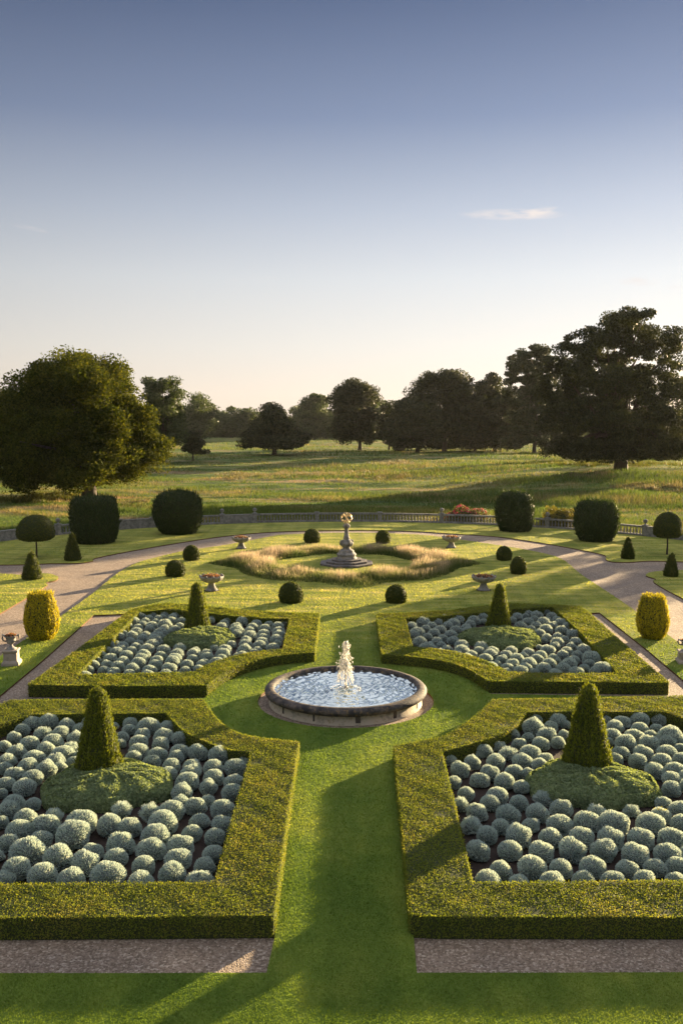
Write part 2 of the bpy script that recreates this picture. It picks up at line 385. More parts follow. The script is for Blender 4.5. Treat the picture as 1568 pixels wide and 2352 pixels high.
def lathe(prof, n=32, cx=0, cy=0, square=False, twist=0, lump=None):
    a = np.arange(n)/n*math.tau + twist
    pr = np.array(prof, float)
    V = np.stack([pr[:, 0][:, None]*np.cos(a)[None], pr[:, 0][:, None]*np.sin(a)[None], np.repeat(pr[:, 1][:, None], n, 1)], -1)
    if lump is not None: V[..., :2] *= lump(V)[..., None]
    V = V.reshape(-1, 3) + np.array([cx, cy, 0]); m = len(pr); Fc = []
    for i in range(m-1):
        for j in range(n):
            Fc.append((i*n+j, i*n+(j+1) % n, (i+1)*n+(j+1) % n, (i+1)*n+j))
    return V, np.array(Fc)
def boxm(x0, x1, y0, y1, z0, z1):
    V = np.array([(x, y, z) for z in (z0, z1) for y in (y0, y1) for x in (x0, x1)], float)
    return V, np.array([(0, 2, 3, 1), (4, 5, 7, 6), (0, 1, 5, 4), (1, 3, 7, 5), (3, 2, 6, 7), (2, 0, 4, 6)])
def tube(pts, rad, n=7):
    pts = np.array(pts, float); k = len(pts); V = []; Fc = []
    for i in range(k):
        d = pts[min(i+1, k-1)] - pts[max(i-1, 0)]; d /= max(np.linalg.norm(d), 1e-9)
        a = np.cross(d, [0, 0, 1.] if abs(d[2]) < .9 else [1., 0, 0]); a /= np.linalg.norm(a); b = np.cross(d, a)
        for j in range(n):
            t = j/n*math.tau; V.append(pts[i] + rad[i]*(a*math.cos(t) + b*math.sin(t)))
    for i in range(k-1):
        for j in range(n): Fc.append((i*n+j, i*n+(j+1) % n, (i+1)*n+(j+1) % n, (i+1)*n+j))
    return np.array(V), np.array(Fc)
def ring(r, tr, n=40, m=6, rot=None, c=(0, 0, 0)):
    V = []; Fc = []
    for i in range(n):
        a = i/n*math.tau
        for j in range(m):
            b = j/m*math.tau; q = r + tr*math.cos(b)
            V.append(Vector((q*math.cos(a), q*math.sin(a), tr*math.sin(b))))
    if rot: V = [rot @ v for v in V]
    V = [(v.x+c[0], v.y+c[1], v.z+c[2]) for v in V]
    for i in range(n):
        for j in range(m): Fc.append((i*m+j, ((i+1) % n)*m+j, ((i+1) % n)*m+(j+1) % m, i*m+(j+1) % m))
    return np.array(V), np.array(Fc)
def inside(poly, x, y):
    p = np.array(poly); r = np.zeros(len(x), bool); j = len(p)-1
    for i in range(len(p)):
        xi, yi, xj, yj = p[i][0], p[i][1], p[j][0], p[j][1]
        if yi != yj:
            r ^= ((yi > y) != (yj > y)) & (x < (xj-xi)*(y-yi)/(yj-yi)+xi)
        j = i
    return r
def poly_sheet(outer, holes, z):
    loops = [[Vector((x, y, 0)) for x, y in outer]] + [[Vector((x, y, 0)) for x, y in h] for h in holes]
    tris = tessellate_polygon(loops); V = []
    for l in loops: V += [(v.x, v.y, z) for v in l]
    Fc = []
    A = np.array(V)
    for t in tris:
        a, b, c = A[t[0]], A[t[1]], A[t[2]]
        Fc.append(t if np.cross(b-a, c-a)[2] > 0 else (t[0], t[2], t[1]))
    return A, np.array(Fc)
def skirt(loop, z0, z1):
    n = len(loop); V = [(x, y, z0) for x, y in loop] + [(x, y, z1) for x, y in loop]
    return np.array(V), np.array([(i, (i+1) % n, n+(i+1) % n, n+i) for i in range(n)])
def smoothpoly(pts, k=4):
    """Catmull-Rom through an open run of points"""
    p = [np.array(q) for q in pts]; o = []
    for i in range(len(p)-1):
        a = p[max(i-1, 0)]; b = p[i]; c = p[i+1]; d = p[min(i+2, len(p)-1)]
        for j in range(k):
            t = j/k
            o.append(tuple(.5*((2*b) + (c-a)*t + (2*a-5*b+4*c-d)*t*t + (3*b-a-3*c+d)*t**3)))
    o.append(tuple(p[-1])); return o

rng = np.random.default_rng(7)
GZ = -0.07      # gravel level, the turf stands at 0
GC = (0.0, 59.7); BR = 35.0     # the balustrade's arc
FC = (0.0, 33.05)               # fountain
SC = (-0.12, 65.8)              # sundial

# ------------------------------------------------------------------ ground
def hillz(x, y):
    r = np.hypot(x-GC[0], y-GC[1]); g = np.clip((r-BR-3)/40, 0, 1)
    b = .55*np.sin(x*.021+1)*np.sin(y*.027+.5) + .28*np.sin(x*.071+2)*np.sin(y*.083) + .13*np.sin(x*.21+y*.05)*np.sin(y*.31) + .07*np.sin(x*.57+np.sin(y*.3))*np.sin(y*.71+np.sin(x*.4))
    return -.22 + g*(b - .1) + 2.9*np.exp(-((x-52)/34)**2-((y-172)/38)**2)*np.clip(g*2, 0, 1)
ys = np.concatenate([np.linspace(-60, 90, 30), np.geomspace(93, 700, 330), np.geomspace(720, 1150, 12)])
us = np.linspace(-1, 1, 281)
X, Y = np.meshgrid(us, ys); X = np.sign(X)*np.abs(X)**1.2*(60 + np.maximum(Y, 0)*.75 + 30)
Z = hillz(X, Y)
nx, ny = X.shape[1], X.shape[0]
idx = np.arange(nx*ny).reshape(ny, nx)
Fq = np.stack([idx[:-1, :-1], idx[:-1, 1:], idx[1:, 1:], idx[1:, :-1]], -1).reshape(-1, 4)
tag(mesh('meadow', [(np.stack([X, Y, Z], -1).reshape(-1, 3), Fq, 0, True)], [M['meadow']]), 'rough grass parkland beyond the balustrade', 'meadow', kind='structure')

a = np.linspace(-90, 90, 60)
gl = [(BR*math.sin(R_(t)), GC[1]+BR*math.cos(R_(t))) for t in a] + [(BR, 4), (-BR, 4)]
V, Fc = poly_sheet(gl[::-1], [], GZ)
tag(mesh('gravel_path', [(V, Fc, 0, False)], [M['gravel']]), 'brown gravel walks between the lawns', 'gravel path', kind='structure')

# traced plan lines (left and right of the axis)
Lin = [(640, 1228), (527, 1250), (437, 1263), (370, 1277), (319, 1291), (269, 1317), (215, 1361), (141, 1414), (60, 1467), (0, 1508), (-80, 1565)]
Rin = [(640, 1228), (797, 1223.5), (950, 1227), (1035, 1236), (1103, 1246), (1211, 1263), (1286, 1282), (1334, 1319), (1426, 1380), (1470, 1412), (1568, 1483), (1650, 1545)]
inner = smoothpoly([P(*q) for q in Lin][::-1])[:-1] + smoothpoly([P(*q) for q in Rin])
lx = inner[0]; rx_ = inner[-1]
outer_lawn = inner + [(rx_[0]+.5, 24), (rx_[0]+.5, 5), (lx[0]-.5, 5), (lx[0]-.5, 24)]
HT = .42
def mirror(p): return [(-x, y) for x, y in p]
def arcpts(r, a0, a1, n=9):
    return [(FC[0]+r*math.cos(R_(t)), FC[1]+r*math.sin(R_(t))) for t in np.linspace(a0, a1, n)]
# beds: outer and inner outline of each hedge at its top
def PT(l): return [P(x, y, HT) for x, y in l]
FLo = PT([(733, 1408), (640, 1406), (524, 1398), (450, 1388), (385, 1385), (340, 1390), (300, 1400), (180, 1490), (65, 1572), (270, 1575), (475, 1573)]) + smoothpoly(PT([(475, 1573), (505, 1550), (540, 1532), (600, 1513), (660, 1503), (722, 1498)]))[1:]
FLi = PT([(667, 1420), (600, 1419), (524, 1413), (450, 1404), (385, 1399), (320, 1405), (311, 1412), (245, 1478), (176, 1549), (300, 1547), (445, 1543)]) + smoothpoly(PT([(445, 1543), (480, 1525), (530, 1508), (590, 1496), (650, 1490)]))[1:]
FRo = PT([(865, 1409), (940, 1407), (1035, 1401), (1110, 1391), (1167, 1385), (1240, 1387), (1330, 1392), (1351, 1406), (1440, 1485), (1535, 1567), (1330, 1565), (1120, 1563)]) + smoothpoly(PT([(1120, 1563), (1080, 1538), (1035, 1522), (985, 1512), (930, 1506), (878, 1502)]))[1:]
FRi = PT([(929, 1420), (1000, 1417), (1060, 1410), (1120, 1404), (1190, 1397), (1268, 1393), (1283, 1405), (1334, 1452), (1420, 1546), (1300, 1547), (1165, 1543)]) + smoothpoly(PT([(1165, 1543), (1120, 1520), (1060, 1500), (1000, 1490), (946, 1486)]))[1:]
NLo = PT([(466, 1606), (250, 1606), (25, 1608)]) + [(-14.2, 26.5), (-14.4, 18.2)] + PT([(0, 2106), (300, 2104), (628, 2101), (655, 1900), (685, 1703)]) + PT([(640, 1700)]) + smoothpoly(PT([(562, 1688), (530, 1675), (495, 1648), (466, 1606)]))[:-1]
NLi = PT([(383, 1637), (230, 1638), (75, 1640)]) + [(-12.9, 26.3), (-13.1, 19.4)] + PT([(0, 2031), (250, 2029), (495, 2027), (535, 1880), (579, 1726), (530, 1722)]) + smoothpoly(PT([(530, 1722), (480, 1705), (425, 1679), (383, 1637)]))[1:-1]
NRo = PT([(1133, 1606), (1350, 1603), (1568, 1598)]) + [(14.2, 26.5), (14.4, 18.2)] + PT([(1568, 2104), (1300, 2104), (1000, 2103), (944, 2100), (925, 1900), (905, 1712)]) + smoothpoly(PT([(1000, 1695), (1035, 1682), (1085, 1650), (1133, 1606)]))[:-1]
NRi = PT([(1208, 1634), (1380, 1633), (1528, 1634)]) + [(12.9, 26.3), (13.1, 19.4)] + PT([(1568, 2023), (1320, 2025), (1083, 2028), (1050, 1880), (1013, 1726)]) + smoothpoly(PT([(1013, 1726), (1080, 1708), (1160, 1680), (1208, 1634)]))[1:-1]

# holes in the lawn: hedge + soil + the strip of gravel that lies against it
G2 = lambda l: [P(x, y, 0) for x, y in l]
holeNL = G2([(630, 2158), (612, 2235), (300, 2236), (0, 2236), (-160, 2238)]) + [(-14.3, 17.2)] + [(-14.3, 18.0), (-14.1, 26.5)] + PT([(25, 1608), (250, 1606), (466, 1606)]) + smoothpoly(PT([(466, 1606), (495, 1648), (530, 1675), (562, 1688), (640, 1700), (685, 1703)]))[1:] 
holeNR = G2([(950, 2155), (957, 2235), (1250, 2235), (1568, 2234), (1730, 2234)]) + [(14.3, 17.2), (14.3, 18.0), (14.1, 26.5)] + PT([(1568, 1598), (1350, 1603), (1133, 1606)]) + smoothpoly(PT([(1133, 1606), (1085, 1650), (1035, 1682), (1000, 1695), (905, 1712)]))[1:]
holeFL = [FLo[0]] + FLo[1:6] + G2([(240, 1412), (215, 1413), (100, 1515), (0, 1598), (-40, 1632), (66, 1606)]) + G2([(468, 1604)]) + FLo[11:]
holeFR = FRo[:7] + G2([(1376, 1407), (1480, 1488), (1568, 1562), (1640, 1625), (1540, 1601)]) + G2([(1126, 1594)]) + FRo[12:]
gring = [(FC[0]+3.18*math.cos(t), FC[1]+3.18*math.sin(t)) for t in np.linspace(0, math.tau, 65)[:-1]]
def soften(V): return V
LAWN_HOLES = [holeNL, holeNR, holeFL, holeFR, gring]
V, Fc = poly_sheet(outer_lawn, LAWN_HOLES, 0)
ch = [(V, Fc, 0, False)] + [(*skirt(l, GZ-.02, 0), 1, False) for l in [outer_lawn] + LAWN_HOLES]
tag(mesh('lawn', ch, [M['turf'], M['turf_edge']]), 'mown lawn between the clipped beds and round the sundial', 'lawn', kind='structure')

Lout = [(-160, 1297), (0, 1297), (67, 1296), (114, 1294), (182, 1293), (214, 1288), (218, 1282), (302, 1265), (420, 1245), (527, 1230), (640, 1221), (797, 1217.5), (950, 1220), (1035, 1225.6), (1137, 1232), (1239, 1246), (1334, 1263), (1388, 1275), (1390, 1284), (1405, 1290), (1443, 1291), (1494, 1288), (1568, 1290), (1730, 1292)]
ol = smoothpoly([P(*q) for q in Lout], 3)
arc = [(BR*math.sin(R_(t)), GC[1]+BR*math.cos(R_(t))) for t in np.linspace(78, -78, 50)]
lawn2 = ol + arc
V, Fc = poly_sheet(lawn2, [], 0)
tag(mesh('lawn', [(V, Fc, 0, False), (*skirt(lawn2, GZ-.02, 0), 1, False)], [M['turf'], M['turf_edge']]), 'mown lawn verge between the curved gravel path and the balustrade', 'lawn', kind='structure')
isl = {}
for side, pts in (('left', [(-170, 1312), (0, 1317), (47, 1320), (80, 1318), (111, 1317), (134, 1325), (128, 1333), (106, 1338), (108, 1345), (67, 1370), (0, 1409), (-170, 1510)]),
                  ('right', [(1740, 1300), (1568, 1309), (1520, 1311), (1490, 1315), (1483, 1322), (1500, 1328), (1507, 1331), (1502, 1338), (1568, 1375), (1740, 1460)])):
    q = smoothpoly([P(*p) for p in pts], 3); isl[side] = q
    V, Fc = poly_sheet(q, [], 0)
    tag(mesh('lawn', [(V, Fc, 0, False), (*skirt(q, GZ-.02, 0), 1, False)], [M['turf'], M['turf_edge']]), f'lawn island across the gravel path at the {side} edge', 'lawn', kind='structure')

# grass blades
def sample(n, y0, y1, spread=.42, pw=2.0):
    u = rng.random(n); e = 1-pw
    y = (y0**e + u*(y1**e-y0**e))**(1/e)
    x = (rng.random(n)*2-1)*(spread*y+1.0)
    return x, y
x, y = sample(560000, 13.0, 96, .40, 1.9)
ok = inside(outer_lawn, x, y)
for h in LAWN_HOLES: ok &= ~inside(h, x, y)
ok |= inside(lawn2, x, y); ok |= inside(isl['left'], x, y) | inside(isl['right'], x, y)
x = x[ok]; y = y[ok]; k = np.clip(y/16, 1, 3.2)
V, Fc = blades(np.stack([x, y, np.zeros_like(x)-.005], 1), .028*k**.55, .016*k, rng, .55)
tag(mesh('grass', [(V, Fc, 0, False)], [M['blade']]), 'short mown grass blades of the lawns', 'grass', kind='stuff')

# meadow tufts
x, y = sample(230000, 84, 620, .42, 2.1)
r = np.hypot(x-GC[0], y-GC[1]); ok = r > BR+1.0; x = x[ok]; y = y[ok]
hm = .16 + .5*np.clip(np.sin(x*.06+np.sin(y*.05)*2)*np.sin(y*.11+x*.02)+.25, 0, 1) + .45*np.clip(np.sin(x*.31+np.sin(y*.23)*2+1)*np.sin(y*.43+np.sin(x*.17)*2)-.25, 0, 1)
k = np.clip(y/100, .9, 4)
V, Fc = blades(np.stack([x, y, hillz(x, y)-.03], 1), hm*k**.3, .07*k, rng, .35)
tag(mesh('meadow_grass', [(V, Fc, 0, False)], [M['meadow_blade']]), 'long rough grass of the parkland meadow', 'grass', kind='stuff')

# bracken under the tallest oak and reedy bands in the meadow
def patch(name, label, mat, spots, n, h, wd, seed):
    r = np.random.default_rng(seed); X_, Y_ = [], []
    for (px, py, wx, wy) in spots:
        a = P(px, py); y0 = P(px, py+wy)[1]; y1 = P(px, py-wy)[1]; rx = wx*a[1]/F; ry = (y1-y0)/2
        th = r.random(n)*math.tau; q = np.sqrt(r.random(n)); k_ = 1+.25*np.sin(th*3+px)+.15*np.sin(th*7)
        X_.append(a[0]+q*k_*rx*np.cos(th)); Y_.append((y0+y1)/2+q*k_*ry*np.sin(th))
    x = np.concatenate(X_); y = np.concatenate(Y_)
    c = np.sin(x*.9+np.sin(y*.7)*2)*np.sin(y*.8+np.sin(x*.5)*2); ok = r.random(len(x)) < .55+.45*c; x, y, c = x[ok], y[ok], c[ok]
    V, Fc = blades(np.stack([x, y, hillz(x, y)-.05], 1), h*(.7+.45*c), wd, r, .35)
    tag(mesh(name, [(V, Fc, 0, False)], [mat]), label, 'grass' if name != 'bracken' else 'bracken', kind='stuff')
patch('bracken', 'dark green bracken under and around the tallest oak', M['rose_leaf'], [(1300, 1082, 60, 9), (1400, 1088, 80, 8), (1500, 1084, 80, 9), (60, 1146, 60, 7), (130, 1140, 50, 6), (1620, 1080, 60, 10)], 3500, .85, .16, 3)
M['reed'] = leaf_mat('reed_blade', [(0.2, (.10, .10, .06)), (0.5, (.19, .165, .11)), (0.85, (.30, .24, .17))], .3, .35)
patch('reeds', 'greyish purple bands of reedy grass across the meadow', M['reed'], [(560, 1088, 70, 7), (680, 1086, 70, 8), (800, 1080, 90, 9), (930, 1066, 90, 9), (880, 1096, 60, 5), (1350, 1110, 60, 5), (1500, 1130, 70, 7), (300, 1150, 40, 5)], 3500, .6, .14, 8)
# tall grass star round the sundial
n = 120000
r = 4.4 + 6.6*rng.random(n); th = rng.random(n)*math.tau
lim = np.full(n, 8.0)+.25*np.abs(np.cos(th)) + .25*np.sin(th*5)
inn = 5.0 + .2*np.sin(th*7+1)
for a0, le in ((-86, 2.6), (2, 1.7), (92, .6), (178, 1.9)):
    d = np.abs((th - R_(a0) + math.pi) % math.tau - math.pi); lim += le*np.clip(1-d/.30, 0, 1)**1.3
ok = (r < lim) & (r > inn); r = r[ok]; th = th[ok]; lim = lim[ok]; inn = inn[ok]
x = SC[0] + r*np.cos(th); y = SC[1]+r*np.sin(th)
edge = np.clip(np.minimum(lim-r, r-inn)/.5, .35, 1)
dens = .5+.5*np.sin(x*1.3+2)*np.sin(y*1.1+np.sin(x*.7))
side = .45+.55*np.abs(np.cos(th)); cl_ = np.sin(x*3.1+np.sin(y*2.3)*2)*np.sin(y*2.9+np.sin(x*1.9)*2); kp = rng.random(len(x)) < (.45+.55*side)*(.65+.35*cl_)
x, y, th, r, edge, dens, side = [q[kp] for q in (x, y, th, r, edge, dens, side)]
V, Fc = blades(np.stack([x, y, 0*x], 1), (.36+.45*np.clip(dens, 0, 1))*(.55+.5*side)*edge*np.clip(1.25-(r-6.2)*.25, .35, 1), .035, rng, .24)
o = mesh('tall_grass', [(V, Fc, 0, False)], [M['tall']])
tag(o, 'ring of tall pink and straw coloured grass round the sundial lawn', 'grass', kind='stuff')

# ------------------------------------------------------------------ hedges
def offset_inside(outer, inner, z, n, rng, jit=.012):
    o = np.array(outer); lo = o.min(0); hi = o.max(0)
    x = lo[0] + rng.random(n)*(hi[0]-lo[0]); y = lo[1]+rng.random(n)*(hi[1]-lo[1])
    ok = inside(outer, x, y) & ~inside(inner, x, y)
    return np.stack([x[ok], y[ok], np.full(ok.sum(), z)+rng.normal(size=ok.sum())*jit], 1)
def wallpts(loop, z0, z1, dens, rng, sign):
    P_, N_ = [], []
    l = np.array(loop); area = .5*np.sum(l[:, 0]*np.roll(l[:, 1], -1)-np.roll(l[:, 0], -1)*l[:, 1])
    for i in range(len(l)):
        a = l[i]; b = l[(i+1) % len(l)]; d = b-a; L_ = np.linalg.norm(d)
        if L_ < 1e-4: continue
        nrm = np.array([d[1], -d[0]])/L_*(1 if area > 0 else -1)*sign
        k = int(L_*(z1-z0)*dens)+1; t = rng.random(k); zz = z0+rng.random(k)*(z1-z0)
        P_.append(np.stack([a[0]+d[0]*t, a[1]+d[1]*t, zz], 1)); N_.append(np.tile([nrm[0], nrm[1], .15], (k, 1)))
    return np.concatenate(P_), np.concatenate(N_)
def hedge(outer, inner, label, seed, leaf, dens):
    r = np.random.default_rng(seed)
    V1, F1 = poly_sheet(outer, [inner], HT-.03)
    chunks = [(V1, F1, 1, False), (*skirt(outer, GZ, HT-.03), 1, False), (*skirt(inner, GZ, HT-.03), 1, False)]
    o = np.array(outer); bb = (o.max(0)-o.min(0)).prod()
    p = offset_inside(outer, inner, HT-.012, int(bb*dens), r, .013)
    p[:, 2] += .018*np.sin(p[:, 0]*2.3+seed)*np.sin(p[:, 1]*1.9) + .012*np.sin(p[:, 0]*7.1)*np.sin(p[:, 1]*6.3)
    V, Fc = cards(p, np.tile([0, 0, 1.], (len(p), 1)), leaf, r, .85, 1.5); chunks.append((V, Fc, 0, False))
    for l, s in ((outer, 1), (inner, -1)):
        p, nn = wallpts(l, GZ+.03, HT+.01, dens*1.25, r, s)
        p += nn*(r.normal(size=(len(p), 1))*.022+.01)
        V, Fc = cards(p, nn, leaf, r, .7, 1.5); chunks.append((V, Fc, 0, False))
    return tag(mesh('box_hedge', chunks, [M['hedge'], M['core']]), label, 'hedge', 'clipped box hedges round the four beds')
hedge(NLo, NLi, 'low clipped hedge round the near left bed', 1, .032, 2300)
hedge(NRo, NRi, 'low clipped hedge round the near right bed', 2, .032, 2300)
hedge(FLo, FLi, 'low clipped hedge round the far left bed, behind the fountain on the left', 3, .045, 1400)
hedge(FRo, FRi, 'low clipped hedge round the far right bed, behind the fountain on the right', 4, .045, 1400)
for nm, l in (('near left', NLi), ('near right', NRi), ('far left', FLi), ('far right', FRi)):
    V, Fc = poly_sheet(l, [], -.045)
    tag(mesh('soil', [(V, Fc, 0, False)], [M['soil']]), f'dark bare soil of the {nm} bed', 'soil', kind='structure')

# ------------------------------------------------------------------ topiary
def topiary(name, label, cat, group, loc, prof, leaf, n, mat, seed, lump=.03, up=False, part='foliage', tuft=.03, parent=None, tilt=.6):
    r = np.random.default_rng(seed); ph = r.random(8)*6.28
    pr = np.array(prof, float)
    lf = lambda V: 1 + lump*(np.sin(3*np.arctan2(V[..., 1], V[..., 0])+ph[0]+V[..., 2]*1.7) + .7*np.sin(5*np.arctan2(V[..., 1], V[..., 0])+ph[1]-V[..., 2]*2.9))
    s = pr.copy(); s[:, 0] = np.maximum(s[:, 0]-leaf*.7, 0); s[-1, 1] -= leaf*.6
    V, Fc = lathe(s, 28, lump=lf)
    seg = np.diff(pr, axis=0); ln = np.hypot(seg[:, 0], seg[:, 1]); ar = ln*(pr[:-1, 0]+pr[1:, 0]+.02); cdf = np.cumsum(ar)/ar.sum()
    i = np.searchsorted(cdf, r.random(n)).clip(0, len(seg)-1); t = r.random(n)
    rr = pr[i, 0]+seg[i, 0]*t; zz = pr[i, 1]+seg[i, 1]*t; th = r.random(n)*math.tau
    nr = seg[i, 1]/ln[i]; nz = -seg[i, 0]/ln[i]
    p = np.stack([rr*np.cos(th), rr*np.sin(th), zz], 1); p[:, :2] *= lf(p)[:, None]
    nn = np.stack([nr*np.cos(th), nr*np.sin(th), nz], 1)
    if up:      # upright shoots give the clipped face vertical ridges
        rid = np.sin(th*17+ph[2]+np.sin(zz*2+ph[4])*1.2)*np.sin(zz*3.1+th*3); p += nn*(rid*.035)[:, None]
    p += nn*(r.normal(size=(n, 1))*tuft*.6)
    b = (0, 0, 1.6) if up else None
    V2, F2 = cards(p, nn, leaf, r, tilt, 2.2 if up else 1.5, b)
    ch = [(V, Fc, 1, True), (V2, F2, 0, False)]
    if up:      # loose shoots sticking out past the clipped surface
        k = n//12; j = r.integers(0, n, k); q = p[j]; d = unit(nn[j]*.5+np.array([0, 0, .9])+.25*r.normal(size=(k, 3)))
        l_ = leaf*(1.2+1.6*r.random(k))[:, None]; sd = unit(np.cross(d, r.normal(size=(k, 3))))*leaf*.25
        V3 = np.stack([q-sd, q+sd, q+d*l_], 1).reshape(-1, 3); ch.append((V3, np.arange(3*k).reshape(-1, 3), 0, False))
    if parent is not None:
        return mesh(part, ch, [M[mat], M['core']], parent)
    o = tag(mesh(name, ch, [M[mat], M['core']], loc=(*loc, 0)), label, cat, group)
    o.rotation_euler = (R_(r.uniform(-1.6, 1.6)), R_(r.uniform(-1.6, 1.6)), 0); return o

def base_of(px, py, wpx=0):
    """centre of a round thing whose front base edge is at py"""
    x, y = P(px, py); d = y; r = wpx*.5*d/F
    x, _ = ZAT(px, py, d+r); return (x, d+r), (d+r)/F
# near and far obelisks
for (px, pb, pt, wb, wt, nm, sd_, n_, lf_) in ((228, 1810, 1580, 114, 34, 'brightly lit yellow green yew obelisk rising from the green cushion in the near left bed', 11, 14000, .06), (1345, 1803, 1572, 120, 34, 'tall dark yew obelisk with a shaggy tip in the near right bed', 12, 14000, .06),
                                   (454, 1458, 1340, 58, 22, 'yew obelisk in the far left bed, beyond and left of the fountain', 13, 7000, .07), (1144, 1457, 1340, 58, 18, 'yew obelisk in the far right bed, beyond and right of the fountain', 14, 7000, .07)):
    c, k = base_of(px, pb, wb); _, zt = ZAT(px, pt, c[1]); rb = wb*.5*k; rt = wt*.5*k
    H = zt
    prof = [(rb*.9, -.04), (rb, .12), (rb*.98, .3)] + [(rb*.98 + (rt-rb*.98)*t**.92, .3+(H-.42)*t) for t in (.15, .3, .45, .6, .75, .9, .97)] + [(rt*.75, H-.08), (rt*.3, H), (0.001, H+.03)]
    topiary('yew_obelisk', nm, 'topiary', 'yew obelisks in the beds', c, prof, lf_, n_, 'obelisk', sd_, .02, up=True)
# low green mounds round their feet
MOUNDS = []
for (px, pf, pb_, wx, nm, sd_, n_, lf_) in ((238, 1868, 1735, 304, 'near left', 21, 26000, .07), (1365, 1862, 1735, 306, 'near right', 22, 26000, .07), (463, 1493, 1436, 162, 'far left', 23, 12000, .09), (1150, 1493, 1434, 188, 'far right', 24, 12000, .09)):
    yf = P(px, pf)[1]; yb = P(px, pb_, .38)[1]; cy = (yf+yb)/2; rx = wx*.5*cy/F; cx_, _ = ZAT(px, 1500, cy); ry = max((yb-yf)/2, rx*.85)
    cy = yf+ry; MOUNDS.append((cx_, cy, rx, ry))
    r = np.random.default_rng(sd_)
    th = r.random(n_)*math.tau; q = np.sqrt(r.random(n_)); 
    def mz(q, th):
        b = 1+.07*np.sin(3*th+sd_)+.04*np.sin(7*th+2*sd_)
        z = .47*np.clip(1-q**3.6, 0, 1)**.6
        z = z + .05*np.sin(q*9+np.sin(th*3+sd_)*2)*np.sin(th*6) + .02*np.sin(th*17+q*14)*q
        return b, z
    b, z = mz(q, th)
    p = np.stack([q*rx*b*np.cos(th), q*ry*b*np.sin(th), z], 1)
    nn = unit(np.stack([np.cos(th)*q**5*1.6, np.sin(th)*q**5*1.6, np.ones(n_)*.8], 1))
    V2, F2 = cards(p+nn*(r.normal(size=(n_, 1))*.012), nn, lf_, r, .8, 1.4)
    k = int(n_*.3); th3 = r.random(k)*math.tau; b3, _ = mz(np.ones(k), th3); z3 = r.random(k)*.34-.03; q3 = 1-.25*(np.clip(z3/.36, 0, 1)**3)*.5
    p3 = np.stack([q3*rx*b3*np.cos(th3), q3*ry*b3*np.sin(th3), z3], 1); n3 = np.stack([np.cos(th3), np.sin(th3), .5+0*th3], 1)
    V3, F3 = cards(p3, unit(n3), lf_, r, .7, 1.4)
    qs = np.linspace(0, 1, 9)[1:]; A = np.linspace(0, math.tau, 41)[:-1]; QQ, AA = np.meshgrid(qs, A, indexing='ij'); bb, zz = mz(QQ, AA)
    VV = np.stack([QQ*(rx-.04)*bb*np.cos(AA), QQ*(ry-.04)*bb*np.sin(AA), zz-.04], -1)
    VV[-1, :, 2] = -.05
    VV = VV.reshape(-1, 3); FF = [(i*40+j, i*40+(j+1) % 40, (i+1)*40+(j+1) % 40, (i+1)*40+j) for i in range(7) for j in range(40)]
    tag(mesh('low_shrub', [(VV, np.array(FF), 1, True), (V2, F2, 0, False), (V3, F3, 0, False)], [M['mat'], M['core']], loc=(cx_, cy, 0)),
        f'spreading grey green cushion shrub round the obelisk of the {nm} bed', 'shrub', 'cushion shrubs at the feet of the obelisks')

# large yews by the balustrade
def barrel(rb, rm, rt, H, flat=.92):
    return [(rb*.9, -.03), (rb, .08), (rb+(rm-rb)*.6, H*.18), (rm, H*.42), (rm*.99, H*.62), (rm*.94, H*.8), (rt, H*flat), (rt*.86, H*.975), (rt*.45, H), (.001, H*1.005)]
for (px, pb, pt, wm, wb, wt, nm, s) in ((220, 1251, 1142, 109, 86, 100, 'leftmost of the four, with a flat shaggy top', 31), (410, 1229, 1130, 112, 76, 84, 'second from the left, widest at its middle', 32),
                                        (1182, 1223, 1130, 86, 66, 66, 'third from the left, just right of the roses', 33), (1367, 1246, 1150, 98, 70, 78, 'rightmost of the four, left of the right lollipop tree', 34)):
    c, k = base_of(px, pb, wb); _, zt = ZAT(px, pt, c[1])
    topiary('yew_drum', 'big clipped yew drum, ' + nm, 'topiary', 'big yew drums along the balustrade', c, barrel(wb*.5*k, wm*.5*k, wt*.5*k, zt), .2, 9000, 'yew', s, .015, up=True, tuft=.05)
# small cones
for (px, pb, pt, wb, nm, s) in ((167, 1289, 1224, 36, 'on the lawn verge right of the left lollipop tree', 41), (74, 1333, 1268, 43, 'on the lawn island at the left edge', 42), (1441, 1285, 1235, 29, 'on the lawn verge left of the right lollipop tree', 43), (1540, 1326, 1272, 31, 'on the lawn island at the right edge', 44)):
    c, k = base_of(px, pb, wb); _, zt = ZAT(px, pt, c[1]); rb = wb*.5*k
    topiary('yew_cone', 'small clipped yew cone ' + nm, 'topiary', 'small yew cones by the gravel path', c, [(rb*.9, -.03), (rb, .1), (rb*.93, zt*.25), (rb*.7, zt*.5), (rb*.47, zt*.75), (rb*.3, zt*.93), (.001, zt)], .09, 4200, 'box', s, .02, up=True, tuft=.03)
# golden yews
for (px, pb, pt, wm, wb, wt, nm, s) in ((97, 1473, 1357, 79, 52, 53, 'left of the far left bed', 51), (1498, 1470, 1364, 72, 46, 50, 'right of the far right bed', 52)):
    c, k = base_of(px, pb, wb); _, H = ZAT(px, pt, c[1]); rb, rm, rt = wb*.5*k, wm*.5*k, wt*.5*k
    pr = [(rb*.9, -.03), (rb, .08), (rb+(rm-rb)*.65, H*.15), (rm, H*.36), (rm*.97, H*.5), (rt+(rm-rt)*.62, H*.66), (rt+(rm-rt)*.25, H*.80), (rt*.98, H*.955), (rt*.93, H*.965), (rt*.4, H*.955), (.001, H*.95)]
    topiary('golden_yew', f'golden yellow yew clipped like a vase, {nm}', 'topiary', 'golden yew vases', c, pr, .07, 13000, 'gold', s, .012, up=True, tuft=.02)
